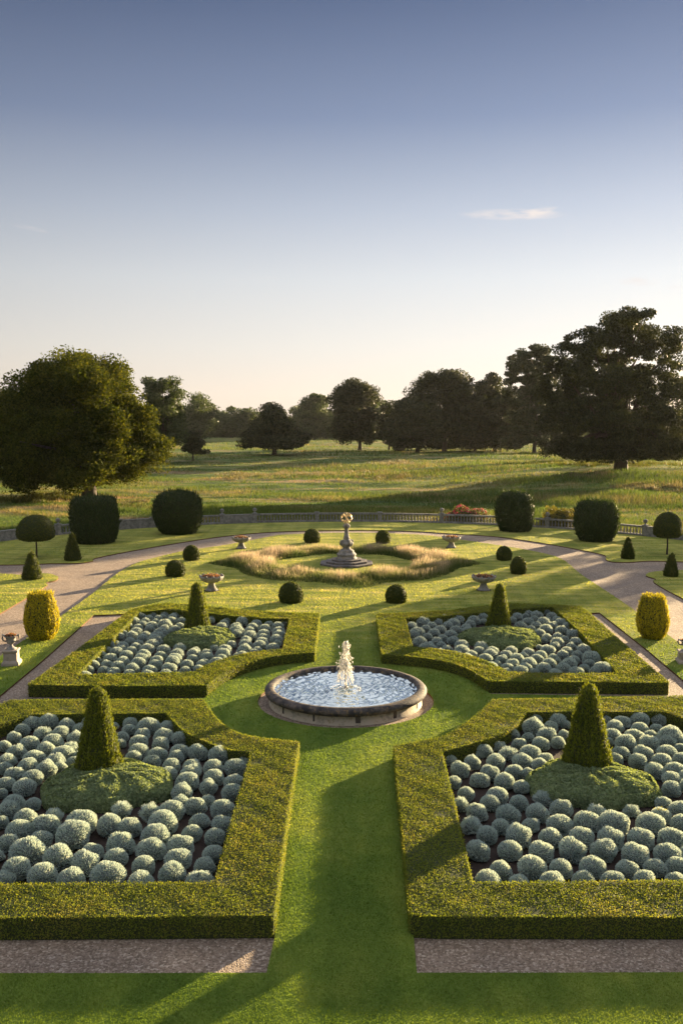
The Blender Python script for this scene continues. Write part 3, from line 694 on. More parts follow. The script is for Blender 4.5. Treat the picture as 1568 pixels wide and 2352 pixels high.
# box balls
for (px, py, wx, pb, nm, s) in ((440, 1270, 38, 1288, 'the farther one of the left pair', 61), (404, 1306, 46, 1326, 'the nearer one of the left pair', 62), (717, 1231, 38, 1248, 'behind the tall grass, left of the sundial', 63), (879, 1233, 34, 1249, 'behind the tall grass right of the sundial', 64),
                                (1157, 1271, 35, 1288, 'the farther one of the right pair', 65), (1190, 1299, 36, 1320, 'the nearer one of the right pair, with a worn side', 66), (668, 1362, 56, 1387, 'largest one, before the tall grass, left of the lawn walk', 67), (909, 1365, 48, 1387, 'before the tall grass, right of the lawn walk', 68)):
    c, k = base_of(px, pb, wx*.8); R0 = wx*.5*k; _, H = ZAT(px, 2*py-pb+1, c[1])
    pr = [(R0*.8, -.03), (R0*.93, H*.12), (R0, H*.35), (R0*.95, H*.55), (R0*.8, H*.75), (R0*.55, H*.9), (R0*.28, H*.98), (.001, H)]
    topiary('box_ball', 'clipped box ball, ' + nm, 'topiary', 'box balls round the sundial lawn', c, pr, .085, 3600, 'box', s, .02, tuft=.035)
# lollipop trees
for (px, pb, pt, pc, wx, nm, s) in ((84, 1281, 1183, 1240, 86, 'at the left edge before the balustrade', 71), (1531, 1274, 1177, 1233, 64, 'at the right edge before the balustrade', 72)):
    c, k = base_of(px, pb, 4); _, zt = ZAT(px, pt, c[1]); _, zc = ZAT(px, pc, c[1]); R0 = wx*.5*k; H = zt-zc
    t = empty('lollipop_tree', (*c, 0), f'small tree with clipped dome crown on bare stem {nm}', 'tree', 'lollipop trees')
    V, Fc = tube([(0, 0, -.05), (0.02, 0, zc*.5), (0, 0, zc+.3)], [.085, .06, .055], 9)
    mesh('trunk', [(V, Fc, 0, True)], [M['bark']], t)
    pr = [(.1, zc+.02), (R0*.7, zc-.02), (R0*.97, zc+H*.1), (R0, zc+H*.3), (R0*.94, zc+H*.55), (R0*.76, zc+H*.78), (R0*.48, zc+H*.93), (R0*.2, zc+H*.99), (.001, zt)]
    topiary('', '', '', '', None, pr, .1, 5200, 'box', s, .015, part='crown', parent=t, tuft=.03)

# ------------------------------------------------------------------ santolina
ZA = .204082; ZF = .191327; ZG = .178571
SRC = {
 'NL': [((0, 1720, ZA), [(380,125,220),(585,100,235),(800,150,215),(270,222,185),(520,255,200,'s'),(735,255,205),(960,208,180),(1090,112,200),(170,312,185),(355,365,240),(640,338,245),(910,305,220),(60,420,170),(205,475,215),(555,445,225),(850,435,170,'s'),(410,528,260),(760,472,270),(90,568,230),(340,630,260),(670,578,240),(60,678,190),(180,728,250),(560,662,260),(960,540,180),(890,600,170),(720,670,180),(395,770,245),(80,848,230),(295,870,270),(20,995,150),(450,335,100,'s'),(1372,205,110)]),
        ((0, 1940, ZA), [(170,-5,280),(110,62,270),(400,20,200),(315,168,290),(20,245,190),(560,228,330),(235,285,320),(650,150,220,'s'),(980,170,350),(880,300,400),(495,412,280),(110,450,270),(1310,218,320),(1460,70,230,'s'),(340,510,400),(820,505,200,'f'),(700,595,360),(1110,558,270),(1450,448,340),(1030,665,350),(1390,618,290),(200,745,340),(-40,650,190),(520,808,360),(1300,790,400),(850,865,370),(60,895,280)]),
        ((300, 1720, ZA), [(90,140,180),(310,135,260),(545,178,200),(80,222,170),(235,268,195),(490,265,250),(-10,310,170),(690,315,205),(190,345,230),(455,375,220),(-30,395,150),(190,455,230),(680,460,230),(415,505,220),(130,545,200),(900,465,240),(640,542,200),(350,585,210),(1150,495,255),(585,632,220),(830,640,230),(1350,632,260),(1450,625,150,'s'),(540,725,220),(820,708,240),(1085,655,240),(770,800,290),(1090,765,250),(1340,818,250),(715,940,270),(1025,880,235),(1315,932,260)]),
        ((300, 1940, ZA), [(330,90,250,'s'),(690,0,240),(870,25,250),(1020,-5,170,'s'),(590,65,290),(1200,55,290),(90,270,280),(480,172,370),(915,212,240),(1200,250,250),(395,335,340),(830,360,240),(1100,398,250),(700,465,310),(340,505,340),(1090,585,270),(670,618,320),(250,728,290),(590,800,350),(980,730,270),(215,900,340),(920,888,360)])],
 'NR': [((1070, 1720, ZA), [(1160,100,170),(1430,100,200,'s'),(1130,160,250),(1345,192,160),(1300,260,220),(885,282,165),(1070,330,135),(965,388,180),(1220,372,215),(1430,375,180),(1500,292,150),(735,435,150,'s'),(545,458,200),(500,550,110,'s'),(830,492,210,'s'),(1090,468,250),(1280,560,190),(135,600,150,'s'),(405,598,210),(690,585,230),(1000,560,240),(1210,635,200),(260,678,230),(620,715,240),(905,700,225),(1070,750,180),(490,795,235),(785,812,250),(180,845,190),(990,897,200),(330,975,210),(700,968,270),(1250,1020,220,'s')]),
        ((1070, 1940, ZA), [(265,32,200,'s'),(615,-5,230),(960,-5,230),(460,98,260),(830,115,290),(1180,103,270),(1470,55,260),(385,250,250,'s'),(740,285,230),(1100,265,220),(1450,215,300),(580,360,270),(960,350,320),(1340,380,290),(475,535,290),(850,535,290),(1230,535,310),(740,785,270),(1120,725,330),(1460,745,300),(590,900,320),(960,942,260),(1360,902,330)]),
        ((1347, 1720, ZA), [(1050,85,210),(1275,85,190),(830,118,200),(640,115,150),(750,172,220),(1050,197,210),(1250,215,150),(1410,238,300),(720,268,230),(985,285,220),(1180,297,170),(1390,355,210),(1510,385,150),(880,350,260),(1165,360,230),(670,385,130),(1370,470,230),(1540,460,150),(820,480,220),(1090,488,230),(1540,562,200),(760,575,180),(1310,582,230),(1025,577,220),(1470,675,240),(1230,682,240),(1440,790,230),(1425,910,230),(170,185,120),(250,90,90),(1620,760,220),(1640,880,220)]),
        ((1347, 1940, ZA), [(1330,8,200),(1530,55,260),(530,112,210,'s'),(960,110,190,'s'),(1300,150,240,'f'),(410,190,310),(740,180,350),(1170,208,330),(1540,235,260),(700,370,330),(1060,395,310),(1430,380,330),(350,378,310),(240,520,330),(620,518,320),(1000,558,340),(1380,565,320),(1640,590,240),(480,718,330),(900,765,280),(1230,745,270),(1500,742,280),(370,898,270),(730,888,290),(1110,890,300),(1480,912,260)])],
 'FL': [((180, 1480, ZF), [(850,68,145),(1000,58,130),(1150,55,120),(1290,72,110),(1400,65,110),(960,103,110),(1135,92,110),(1260,88,120),(780,133,150),(1080,107,120),(920,137,120),(1255,128,130),(1375,132,120),(700,197,118),(1045,152,100),(890,180,110),(1165,157,180),(1000,185,150),(1355,200,120),(825,218,130),(1160,228,130),(1300,235,140),(970,228,135),(800,260,150),(1110,265,180),(630,292,120),(745,306,160),(920,310,120),(1065,315,170),(1240,280,100),(580,325,150),(880,345,150),(1035,350,170),(720,387,150),(835,420,120),(1005,412,170),(1160,360,80),(455,430,150),(540,428,80),(625,440,150),(1150,420,90),(790,455,140),(610,485,130),(940,465,175),(430,508,130),(740,505,140),(550,510,170),(1150,480,170),(1350,465,150,'s'),(345,557,150),(675,548,180),(890,540,180),(1320,528,180),(1110,560,160),(290,628,140),(470,595,170),(860,590,180),(1055,617,170),(1290,592,190),(630,628,180),(240,667,175),(830,648,185),(1040,680,170),(1265,632,190),(430,687,150),(570,697,170),(1450,672,160),(190,755,140),(385,748,160),(750,725,190),(970,738,190),(1225,717,190),(1420,752,160),(520,775,150),(140,812,180),(485,815,140),(710,800,160),(940,795,190),(1170,790,170),(1360,815,100)]),
        ((420, 1480, ZF), [(525,103,120),(500,140,100),(715,128,120),(895,123,160),(665,162,130),(1075,165,140),(1235,180,120),(1430,155,130),(635,200,150),(1355,190,150),(820,200,160),(1030,205,150),(1185,220,150),(830,235,180),(990,250,130),(1360,252,160),(1170,283,160),(820,282,150),(1365,295,170),(1000,300,180),(1165,340,130),(1330,350,170),(945,370,150),(1150,385,170),(940,410,160),(1345,420,110,'s'),(1120,425,170),(760,430,130),(1290,460,170),(930,470,180),(680,478,180),(1090,505,120),(300,510,130),(900,507,150),(1055,535,120),(445,537,150),(280,528,180),(650,530,190),(900,560,130),(830,582,120),(450,580,170),(265,603,160),(630,612,150),(570,640,180),(415,650,130),(385,682,160),(340,742,150),(540,485,100,'s')])],
 'FR': [((980, 1470, ZG), [(120,222,135),(295,193,185),(580,158,170),(780,175,150),(905,165,90),(1110,140,150),(495,212,140),(985,175,170),(715,212,180),(140,262,170),(230,265,90),(410,260,140),(635,252,150),(940,232,150),(1120,215,110),(330,302,140),(530,305,160),(885,287,140),(740,310,150),(215,330,200),(900,325,150),(445,350,160),(675,370,160),(175,378,160),(360,410,130),(565,430,140),(770,425,100),(250,458,190),(850,458,105),(485,468,165),(705,455,160),(185,513,135),(820,505,190),(1085,530,165,'s'),(545,528,140),(360,530,220),(625,577,160),(825,570,210),(1060,597,150),(1250,597,170),(530,622,150),(750,647,160),(960,648,160),(1215,627,200),(1500,590,170),(890,692,170),(1145,690,200),(1435,650,160),(1375,707,170),(1550,695,140),(1030,755,150),(1300,780,130),(1510,765,190),(1220,805,190),(1450,815,180),(1435,887,160)]),
        ((1240, 1470, ZG), [(370,45,140),(85,72,130),(195,62,110),(510,70,130),(25,110,90),(280,103,120),(395,112,150),(595,128,140),(130,135,150),(240,142,100),(360,175,110),(665,183,130),(545,195,100),(60,190,120),(480,195,190),(270,202,150),(715,215,160),(165,252,170),(385,253,160),(610,257,150),(815,263,150),(315,308,130),(515,293,180),(730,310,170),(430,357,160),(895,363,170),(680,405,140),(530,420,150),(770,450,130),(920,470,170),(495,475,100),(670,472,180),(640,535,150),(860,540,150),(425,570,90),(545,575,190),(1030,563,200),(800,598,160),(275,615,180),(750,645,170),(445,650,180),(945,650,150),(210,670,150),(1135,672,240),(620,693,150),(130,695,180),(390,697,180),(900,712,160),(680,750,100),(285,750,230),(840,757,210),(560,763,190),(1110,767,160),(1290,807,250),(240,825,190),(1040,830,150),(490,822,210),(755,825,200),(170,865,200),(365,898,140),(650,898,200),(940,878,220),(1190,880,170),(1285,905,110)])]}
def ball_chunks(seed, spiky=False, n=1500):
    """one rounded mound, half width 1, of upright silvery sprigs"""
    r = np.random.default_rng(seed); d = unit(r.normal(size=(n*2, 3))); d = d[d[:, 2] > -.62][:n]; n = len(d)
    ph = r.random(6)*6.28
    def surf(d):
        a = np.arctan2(d[:, 1], d[:, 0])
        k_ = (seed % 5)*.17+.3; lobes = 1 + k_*(.07*np.sin(2*a+ph[0]) + .055*np.sin(3*a+ph[1]+d[:, 2]*2) + .06*np.sin(5*d[:, 2]+2*a+ph[2]) + .03*np.sin(7*a+ph[5])*np.sin(6*d[:, 2]))
        if spiky: lobes += .14*np.sin(4*a+ph[3])*np.sin(5*d[:, 2]+ph[4])
        p = d*lobes[:, None]*np.array([.95, .95, .80]); p[:, 2] += .58; return p
    lo, la = 14, 20
    A, B = np.meshgrid(np.linspace(-.75, math.pi/2, lo), np.linspace(0, math.tau, la+1)[:-1], indexing='ij')
    D = np.stack([np.cos(A)*np.cos(B), np.cos(A)*np.sin(B), np.sin(A)], -1).reshape(-1, 3)
    VB = (surf(D)-[0, 0, .58])*(.86 if not spiky else .7)+[0, 0, .56]
    FB = np.array([(i*la+j, i*la+(j+1) % la, (i+1)*la+(j+1) % la, (i+1)*la+j) for i in range(lo-1) for j in range(la)])
    p = surf(d); g = unit(d+np.array([0, 0, .45])+.22*r.normal(size=(n, 3)))
    l_ = (.15 if not spiky else .34)*(.5+r.random(n))[:, None]; sd = unit(np.cross(g, r.normal(size=(n, 3))))*(.030 if not spiky else .028)
    q = p - g*l_*.75
    V = np.stack([q-sd, q+sd, q+g*l_*1.05+sd*.5, q+g*l_*1.05-sd*.5], 1).reshape(-1, 3)
    return [(VB, FB, 1, True), (V, np.arange(4*n).reshape(-1, 4), 0, False)]
BALLS = []; rb0 = random.Random(12)
for bed, zs in SRC.items():
    for (ox, oy, s), l in zs:
        for t in l:
            px = (ox+t[0]*s)/1.0632; py = (oy+t[1]*s)/1.0632; wd = t[2]*s/1.0632
            X0, Y0 = P(px, py, .42); W = wd*Y0/F*1.08; h = .69*W; X0, Y0 = P(px, py, h); Y0 -= .10*W
            BALLS.append([bed, X0, Y0, W*.5, t[3] if len(t) > 3 else ''])
BALLS.sort(key=lambda b: b[2])
PROTO = []
mats_b = [M['santolina'], M['santolina_core']]
bedname = {'NL': 'near left', 'NR': 'near right', 'FL': 'far left', 'FR': 'far right'}
ordn = ['first', 'second', 'third', 'fourth', 'fifth', 'sixth', 'seventh', 'eighth', 'ninth', 'tenth', 'eleventh', 'twelfth', 'thirteenth', 'fourteenth', 'fifteenth', 'sixteenth', 'seventeenth', 'eighteenth', 'nineteenth', 'twentieth']
ind = BALLS[:300]; rest = BALLS[300:]
for bed, l in (('NL', NLi), ('NR', NRi)):       # the parts of the near beds that lie beyond the sides of the picture
    poly = np.array(l); mb = [q for q in MOUNDS][0 if bed == 'NL' else 1]
    for iy in range(16):
        for ix in range(26):
            x = (ix+.5*(iy % 2))*.62*(1 if bed == 'NR' else -1)+rb0.uniform(-.08, .08); y = 18.6+iy*.62+rb0.uniform(-.08, .08)
            if not inside(l, np.array([x]), np.array([y]))[0] or math.hypot((x-mb[0])/(mb[2]+.2), (y-mb[1])/(mb[3]+.2)) < 1: continue
            if abs(x) < .366*y+.45 or any(math.hypot(x-q[1], y-q[2]) < .5 for q in BALLS): continue
            if min(np.hypot(poly[:, 0]-x, poly[:, 1]-y)) < .3: continue
            rest.append([bed, x, y, rb0.uniform(.26, .34), ''])
rows = {}
for b in ind:
    y0 = min(q[2] for q in ind if q[0] == b[0]); rows.setdefault((b[0], int((b[2]-y0+.25)/.62)), []).append(b)
bank = {}
rb_ = random.Random(3)
for (bed, rw), l in sorted(rows.items()):
    l.sort(key=lambda b: abs(b[1]))
    for i, b in enumerate(l):
        sp = b[4] == 's'; key = ('s' if sp else 'n', rb_.randrange(4 if sp else 14))
        if key not in bank:
            o = mesh('santolina', ball_chunks(100+hash(key[1])+(50 if sp else 0), sp, 900 if sp else 1700), mats_b); bank[key] = o.data
        else:
            o = bpy.data.objects.new('santolina', bank[key]); COL.objects.link(o)
        o.location = (b[1], b[2], -.04); o.scale = (b[3], b[3]*rb_.uniform(.92, 1.05), b[3]*rb_.uniform(.93, 1.07)); o.rotation_euler = (0, 0, rb_.random()*6.28)
        look = 'scruffy open silvery' if sp else ('small rounded silvery' if b[3] < .25 else ('big rounded silvery' if b[3] > .36 else 'rounded silvery'))
        if b[4] == 'f': look = 'yellow flowering silvery'
        tag(o, f'{look} santolina, {bedname[bed]} bed, {ordn[rw]} row from front hedge, {ordn[i]} from walk', 'santolina', f'santolina mounds planted in the {bedname[bed]} bed')
        if b[4] == 'f':
            k = 26; r = np.random.default_rng(5); p = np.stack([r.normal(size=k)*.35, r.normal(size=k)*.25, 1.3+.18*r.random(k)], 1)
            V, Fc = cards(p, r.normal(size=(k, 3)), .1, r, .5, 1.2)
            mesh('flower_heads', [(V, Fc, 0, False)], [M['gold']], o)
ch = []
for i, b in enumerate(rest):
    for V, Fc, mi, s in ball_chunks(200+i % 9, b[4] == 's', 800):
        a = i*1.7; c_, s_ = math.cos(a), math.sin(a); V = V*b[3]; V = np.stack([V[:, 0]*c_-V[:, 1]*s_+b[1], V[:, 0]*s_+V[:, 1]*c_+b[2], V[:, 2]-.04], 1); ch.append((V, Fc, mi, s))
tag(mesh('santolina_planting', ch, mats_b), 'farther santolina mounds filling the back of the far beds and the outer ends of the near ones', 'santolina', kind='stuff')

# ------------------------------------------------------------------ fountain
t = empty('fountain', (*FC, 0), 'round stone fountain pool with a splashing jet between the four beds', 'fountain')
V, Fc = lathe([(2.78, -.08), (2.78, -.02), (2.72, 0), (2.72, .27), (2.5, .27)], 96); mesh('basin_wall', [(V, Fc, 0, True)], [M['basin']], t)
V, Fc = lathe([(2.70, .24), (2.80, .25), (2.88, .29), (2.93, .36), (2.93, .43), (2.87, .50), (2.78, .535), (2.68, .54), (2.60, .52), (2.585, .47), (2.585, .25)], 128); mesh('rim', [(V, Fc, 0, True)], [M['rim']], t)
for k in range(12):
    a_ = k/12*math.tau+.13; V, Fc = boxm(2.715, 2.728, -.012-.02*(k % 3), .012+.05*((k*7) % 4), .0, .25); c_, s_ = math.cos(a_), math.sin(a_)
    V = np.stack([V[:, 0]*c_-V[:, 1]*s_, V[:, 0]*s_+V[:, 1]*c_, V[:, 2]], 1); mesh('stained_joint', [(V, Fc, 0, False)], [M['joint']], t)
nr, na = 110, 300
Rr, Aa = np.meshgrid(np.linspace(0.001, 2.6, nr), np.linspace(0, math.tau, na+1)[:-1], indexing='ij')
xx = Rr*np.cos(Aa); yy = Rr*np.sin(Aa)
zz = .395 + .028*np.sin(Rr*22+np.sin(Aa*3)*1.3+np.sin(xx*4)*1.1)*np.exp(-Rr*.25)
rw = np.random.default_rng(9)
for q in range(44):
    a_ = rw.random()*math.tau; kf = 7+rw.random()**1.3*34; zz += .0062*(7/kf)**.75*np.sin(kf*(xx*math.cos(a_)+yy*math.sin(a_))+rw.random()*6.28+.8*np.sin(3*xx+q)+.6*np.sin(4*yy+q*2))
zz += .05*np.exp(-((Rr-.25)/.16)**2)*(1+.5*np.sin(Aa*9+Rr*20))
V = np.stack([xx, yy, zz], -1).reshape(-1, 3); Fc = np.array([(i*na+j, i*na+(j+1) % na, (i+1)*na+(j+1) % na, (i+1)*na+j) for i in range(nr-1) for j in range(na)])
mesh('water', [(V, Fc, 0, True)], [M['water']], t)
# jet: strands and drops of falling water
OCT = np.array([(1, 0, 0), (0, 1, 0), (-1, 0, 0), (0, -1, 0), (0, 0, 1), (0, 0, -1)], float); OF = np.array([(0, 1, 4), (1, 2, 4), (2, 3, 4), (3, 0, 4), (1, 0, 5), (2, 1, 5), (3, 2, 5), (0, 3, 5)])
def drops(p, s, st):
    V = (OCT[None]*np.stack([s, s, s*st], 1)[:, None]+p[:, None]).reshape(-1, 3); Fc = (OF[None]+6*np.arange(len(p))[:, None, None]).reshape(-1, 3); return V, Fc
r = np.random.default_rng(4); ch = []
n = 260; z = .45+r.random(n)*.95; p = np.stack([r.normal(size=n)*.016, r.normal(size=n)*.016, z], 1); ch.append((*drops(p, .007+.010*r.random(n), 3+5*r.random(n)), 0, True))
n = 850; z = 1.15+.98*r.random(n)**.9; lo_ = 1-np.clip((z-1.1)/1.0, 0, 1); br = .05+.06*lo_+.018*np.sin(z*23)
p = np.stack([-.01+.02*np.sin(z*7)+r.normal(size=n)*br, r.normal(size=n)*br, z], 1); ch.append((*drops(p, .005+.012*r.random(n)**2, 1.5+4.0*r.random(n)), 0, True))
n = 700; th = r.integers(0, 13, n)/13*math.tau+r.normal(size=n)*.12; z = .62+.85*r.random(n)**.8; rad = (.07+.24*np.clip(1.55-z, 0, 1)**.7)*(.85+.3*r.random(n)); p = np.stack([rad*np.cos(th)-.02, rad*np.sin(th), z], 1); ch.append((*drops(p, .004+.007*r.random(n), 3+7*r.random(n)), 0, True))
for (x0, z0, z1) in ((-.09, 1.85, 2.06), (.055, 1.95, 2.16), (-.01, 1.95, 2.13), (.09, 1.7, 1.9)):
    n = 40; zz = z0+(z1-z0)*r.random(n); p = np.stack([x0+r.normal(size=n)*.012, r.normal(size=n)*.02, zz], 1); ch.append((*drops(p, .008+.013*r.random(n), 2+0*zz), 0, True))
for (x0, z0, sx_) in ((-.25, 1.35, .05), (-.2, 1.2, .06), (.17, 1.55, .03), (.2, 1.1, .05)):
    n = 26; p = np.stack([x0+sx_*r.normal(size=n), r.normal(size=n)*.05, z0+.07*r.normal(size=n)], 1); ch.append((*drops(p, .005+.009*r.random(n), 1.6+0*r.random(n)), 0, True))
n = 900; rad = .04+.55*r.random(n)**1.5; th = r.random(n)*math.tau; p = np.stack([rad*np.cos(th), rad*np.sin(th), .41+.08*r.random(n)*np.exp(-rad*3)], 1); ch.append((*drops(p, .005+.010*r.random(n), .7+0*rad), 0, True))
mesh('water_jet', ch, [M['spray']], t)
V, Fc = lathe([(.05, .3), (.05, .47), (.03, .5), (.001, .5)], 12); mesh('nozzle', [(V, Fc, 0, True)], [M['stone_steps']], t)

# ------------------------------------------------------------------ sundial
t = empty('armillary_sundial', (*SC, 0), 'stone baluster on octagonal steps topped by a gilded armillary sphere, amid tall grass', 'sundial')
for (r0, z0, z1) in ((2.0, -.03, .13), (1.55, .13, .27), (1.12, .27, .40)):
    V, Fc = lathe([(r0, z0), (r0, z1-.02), (r0-.03, z1), (.001, z1)], 8, twist=math.pi/8); mesh('step', [(V, Fc, 0, False)], [M['stone_steps']], t)
V, Fc = lathe([(.74, .40), (.74, .46), (.66, .50), (.66, .66), (.72, .70), (.68, .75), (.6, .82), (.53, .90), (.55, .95), (.5, 1.0), (.38, 1.06), (.30, 1.12)], 24); mesh('pedestal', [(V, Fc, 0, True)], [M['stone']], t)
lf = lambda V: 1+.10*np.cos(4*np.arctan2(V[..., 1], V[..., 0]))*((V[..., 2] > 1.3) & (V[..., 2] < 1.75)) + .10*np.cos(4*np.arctan2(V[..., 1], V[..., 0]))*((V[..., 2] > 2.6) & (V[..., 2] < 2.9))
V, Fc = lathe([(.30, 1.08), (.26, 1.2), (.27, 1.26), (.38, 1.32), (.44, 1.42), (.45, 1.52), (.40, 1.6), (.30, 1.64), (.32, 1.68), (.27, 1.74), (.2, 1.8), (.25, 1.86), (.22, 1.92), (.19, 2.0), (.15, 2.2), (.13, 2.45), (.15, 2.56), (.20, 2.62), (.24, 2.72), (.22, 2.8), (.14, 2.88), (.07, 2.93), (.001, 2.94)], 28, lump=lf)
mesh('baluster', [(V, Fc, 0, True)], [M['stone']], t)
for k in range(4):
    a_ = k*math.pi/2+.5; V, Fc = tube([(.3*math.cos(a_), .3*math.sin(a_), 1.72), (.5*math.cos(a_), .5*math.sin(a_), 1.66), (.52*math.cos(a_), .52*math.sin(a_), 1.48), (.42*math.cos(a_), .42*math.sin(a_), 1.36)], [.05, .07, .07, .04], 7)
    mesh('scroll', [(V, Fc, 0, True)], [M['stone']], t)
g = empty('armillary_sphere', (0, 0, 3.30), None, None); g.parent = t
for k, (ax, an, tr) in enumerate((('X', 90, .022), ('Y', 90, .022), ('X', 23, .03), ('Y', 52, .02), ('X', 140, .02), ('X', -52, .018))):
    V, Fc = ring(.375, tr, rot=Matrix.Rotation(R_(an), 3, ax)); mesh('hoop', [(V, Fc, 0, True)], [M['gilt']], g)
V, Fc = tube([(-.2, -.1, -.36), (.2, .1, .36)], [.014, .014], 6); mesh('gnomon', [(V, Fc, 0, True)], [M['gilt']], g)

# ------------------------------------------------------------------ urns
def flowers(r0, z, n, s, seed, mat, parent, name='flowers', hgt=.14):
    r = np.random.default_rng(seed); q = np.sqrt(r.random(n)); th = r.random(n)*math.tau
    p = np.stack([q*r0*np.cos(th), q*r0*np.sin(th), z+hgt*(1-q**2)*(.5+.8*r.random(n))+.02*r.normal(size=n)], 1)
    V, Fc = cards(p, np.array([0, 0, .6])+r.normal(size=(n, 3))*.6, s, r, .8, 1.3)
    V2, F2 = lathe([(r0*.95, z-.03), (r0*.6, z+hgt*.5), (.001, z+hgt*.7)], 16)
    mesh(name, [(V, Fc, 0, False), (V2, F2, 1, True)], [M[mat], M['soil']], parent)
for (px, pb, wx, pt, nm, s) in ((554, 1261, 44, 1229, 'behind, left of the sundial', 1), (1036, 1259, 42, 1228, 'behind, right of the sundial', 2), (486, 1359, 56, 1316, 'nearest, left of the sundial', 3), (1110, 1358, 56, 1317, 'nearest, right of the sundial', 4)):
    c, k = base_of(px, pb, wx*.5); _, H = ZAT(px, pt, c[1]); R0 = wx*.5*k; zr = H*.82
    t = empty('stone_bowl', (*c, 0), f'wide weathered stone bowl planter on a flared foot, {nm}', 'planter', 'stone bowl planters on the lawn')
    V, Fc = lathe([(R0*.62, -.03), (R0*.62, .02), (.001, .03)], 20); mesh('soil_patch', [(V, Fc, 0, False)], [M['soil']], t)
    V, Fc = lathe([(R0*.50, 0), (R0*.5, zr*.08), (R0*.44, zr*.12), (R0*.36, zr*.22), (R0*.27, zr*.42), (R0*.25, zr*.52), (R0*.32, zr*.57)], 24); mesh('foot', [(V, Fc, 0, True)], [M['stone']], t)
    lf = lambda V: 1+.035*np.cos(10*np.arctan2(V[..., 1], V[..., 0]))
    V, Fc = lathe([(R0*.30, zr*.55), (R0*.62, zr*.63), (R0*.86, zr*.74), (R0*.96, zr*.88), (R0*1.0, zr*.97), (R0*.97, zr*1.02), (R0*.88, zr*1.0), (R0*.8, zr*.9)], 40, lump=lf); ch = [(V, Fc, 0, True)]
    for j in range(10):
        a_ = j/10*math.tau; V, Fc = lathe([(.001, -.07), (.06, -.04), (.075, .0), (.05, .05), (.001, .08)], 8, R0*.95*math.cos(a_), R0*.95*math.sin(a_)); V[:, 2] += zr*1.03; ch.append((V, Fc, 0, True))
    mesh('bowl', ch, [M['stone']], t)
    flowers(R0*.82, zr*.97, 420, .07, s, 'flower', t)
for (px, pb, wx, pt, nm, s) in ((27, 1531, 40, 1456, 'at the left edge beside the golden yew', 5), (1574, 1527, 40, 1468, 'cut by the right edge of the picture', 6)):
    c, k = base_of(px, pb, wx); _, H = ZAT(px, pt, c[1]); hw = wx*.5*k*.84
    t = empty('pedestal_urn', (*c, 0), f'two handled stone urn on square pedestal {nm}', 'urn', 'urns on square pedestals')
    t.rotation_euler = (0, 0, R_(8 if px < 700 else -8))
    hp = H*.5
    pf = [(hw*1.18, -.04), (hw*1.18, hp*.16), (hw*1.05, hp*.26), (hw*.92, hp*.32), (hw*.88, hp*.8), (hw*1.0, hp*.86), (hw*1.06, hp*.94), (hw*.96, hp), (.001, hp)]
    V, Fc = lathe([(a*1.414, b) for a, b in pf], 4, twist=math.pi/4); mesh('pedestal', [(V, Fc, 0, False)], [M['pedestal']], t)
    for a_ in range(4):
        V, Fc = boxm(-hw*.62, hw*.62, hw*.885, hw*.93, hp*.4, hp*.74); c_, s_ = math.cos(a_*math.pi/2), math.sin(a_*math.pi/2)
        V = np.stack([V[:, 0]*c_-V[:, 1]*s_, V[:, 0]*s_+V[:, 1]*c_, V[:, 2]], 1); mesh('panel', [(V, Fc, 0, False)], [M['pedestal']], t)
    h2 = H-hp
    V, Fc = lathe([(hw*.75, hp), (hw*.72, hp+h2*.06), (hw*.4, hp+h2*.13), (hw*.22, hp+h2*.25), (hw*.24, hp+h2*.32), (hw*.5, hp+h2*.40), (hw*.66, hp+h2*.52), (hw*.62, hp+h2*.66), (hw*.7, hp+h2*.78), (hw*.95, hp+h2*.86), (hw*.95, hp+h2*.9), (hw*.75, hp+h2*.87)], 26); mesh('urn_bowl', [(V, Fc, 0, True)], [M['stone']], t)
    for sx in (-1, 1):
        V, Fc = tube([(sx*hw*.6, 0, hp+h2*.5), (sx*hw*1.0, 0, hp+h2*.55), (sx*hw*1.15, 0, hp+h2*.75), (sx*hw*1.05, 0, hp+h2*.95), (sx*hw*.85, 0, hp+h2*.9)], [.03, .035, .04, .045, .03], 7); mesh('handle', [(V, Fc, 0, True)], [M['stone']], t)
    flowers(hw*.78, hp+h2*.87, 200, .06, s, 'flower', t, hgt=.08)

# ------------------------------------------------------------------ balustrade
def circ_angle(px):
    """angle on the balustrade's arc for a place along it"""
    r0 = ray(px, 1190); dx, dy = r0.x, r0.y; n = math.hypot(dx, dy); dx /= n; dy /= n
    ox, oy = CAMX-GC[0], -GC[1]; b = ox*dx+oy*dy; cc = ox*ox+oy*oy-BR*BR; tt = -b+math.sqrt(b*b-cc)
    return math.degrees(math.atan2(ox+tt*dx, oy+tt*dy))
t = empty('balustrade', (*GC, 0), 'weathered stone balustrade curving round the far end of the garden', 'balustrade')
def arcbox(a0, a1, r0, r1, z0, z1, n=None):
    n = n or max(2, int(abs(a1-a0)/1.2)+1); A = np.radians(np.linspace(a0, a1, n)); V = []
    for a_ in A:
        for (rr, zz) in ((r0, z0), (r1, z0), (r1, z1), (r0, z1)): V.append((rr*math.sin(a_), rr*math.cos(a_), zz))
    Fc = [(i*4+j, i*4+(j+1) % 4, (i+1)*4+(j+1) % 4, (i+1)*4+j) for i in range(n-1) for j in range(4)] + [(3, 2, 1, 0), (4*(n-1), 4*(n-1)+1, 4*(n-1)+2, 4*(n-1)+3)]
    return np.array(V), np.array(Fc)
BH = .90
V, Fc = arcbox(-74, 74, BR-.17, BR+.17, -.3, .16); mesh('plinth', [(V, Fc, 0, False)], [M['stone_wall']], t)
V, Fc = arcbox(-74, 74, BR-.15, BR+.15, BH-.12, BH); V2, F2 = arcbox(-74, 74, BR-.11, BR+.11, BH-.17, BH-.12); mesh('coping', [(V, Fc, 0, False), (V2, F2, 0, False)], [M['stone_wall']], t)
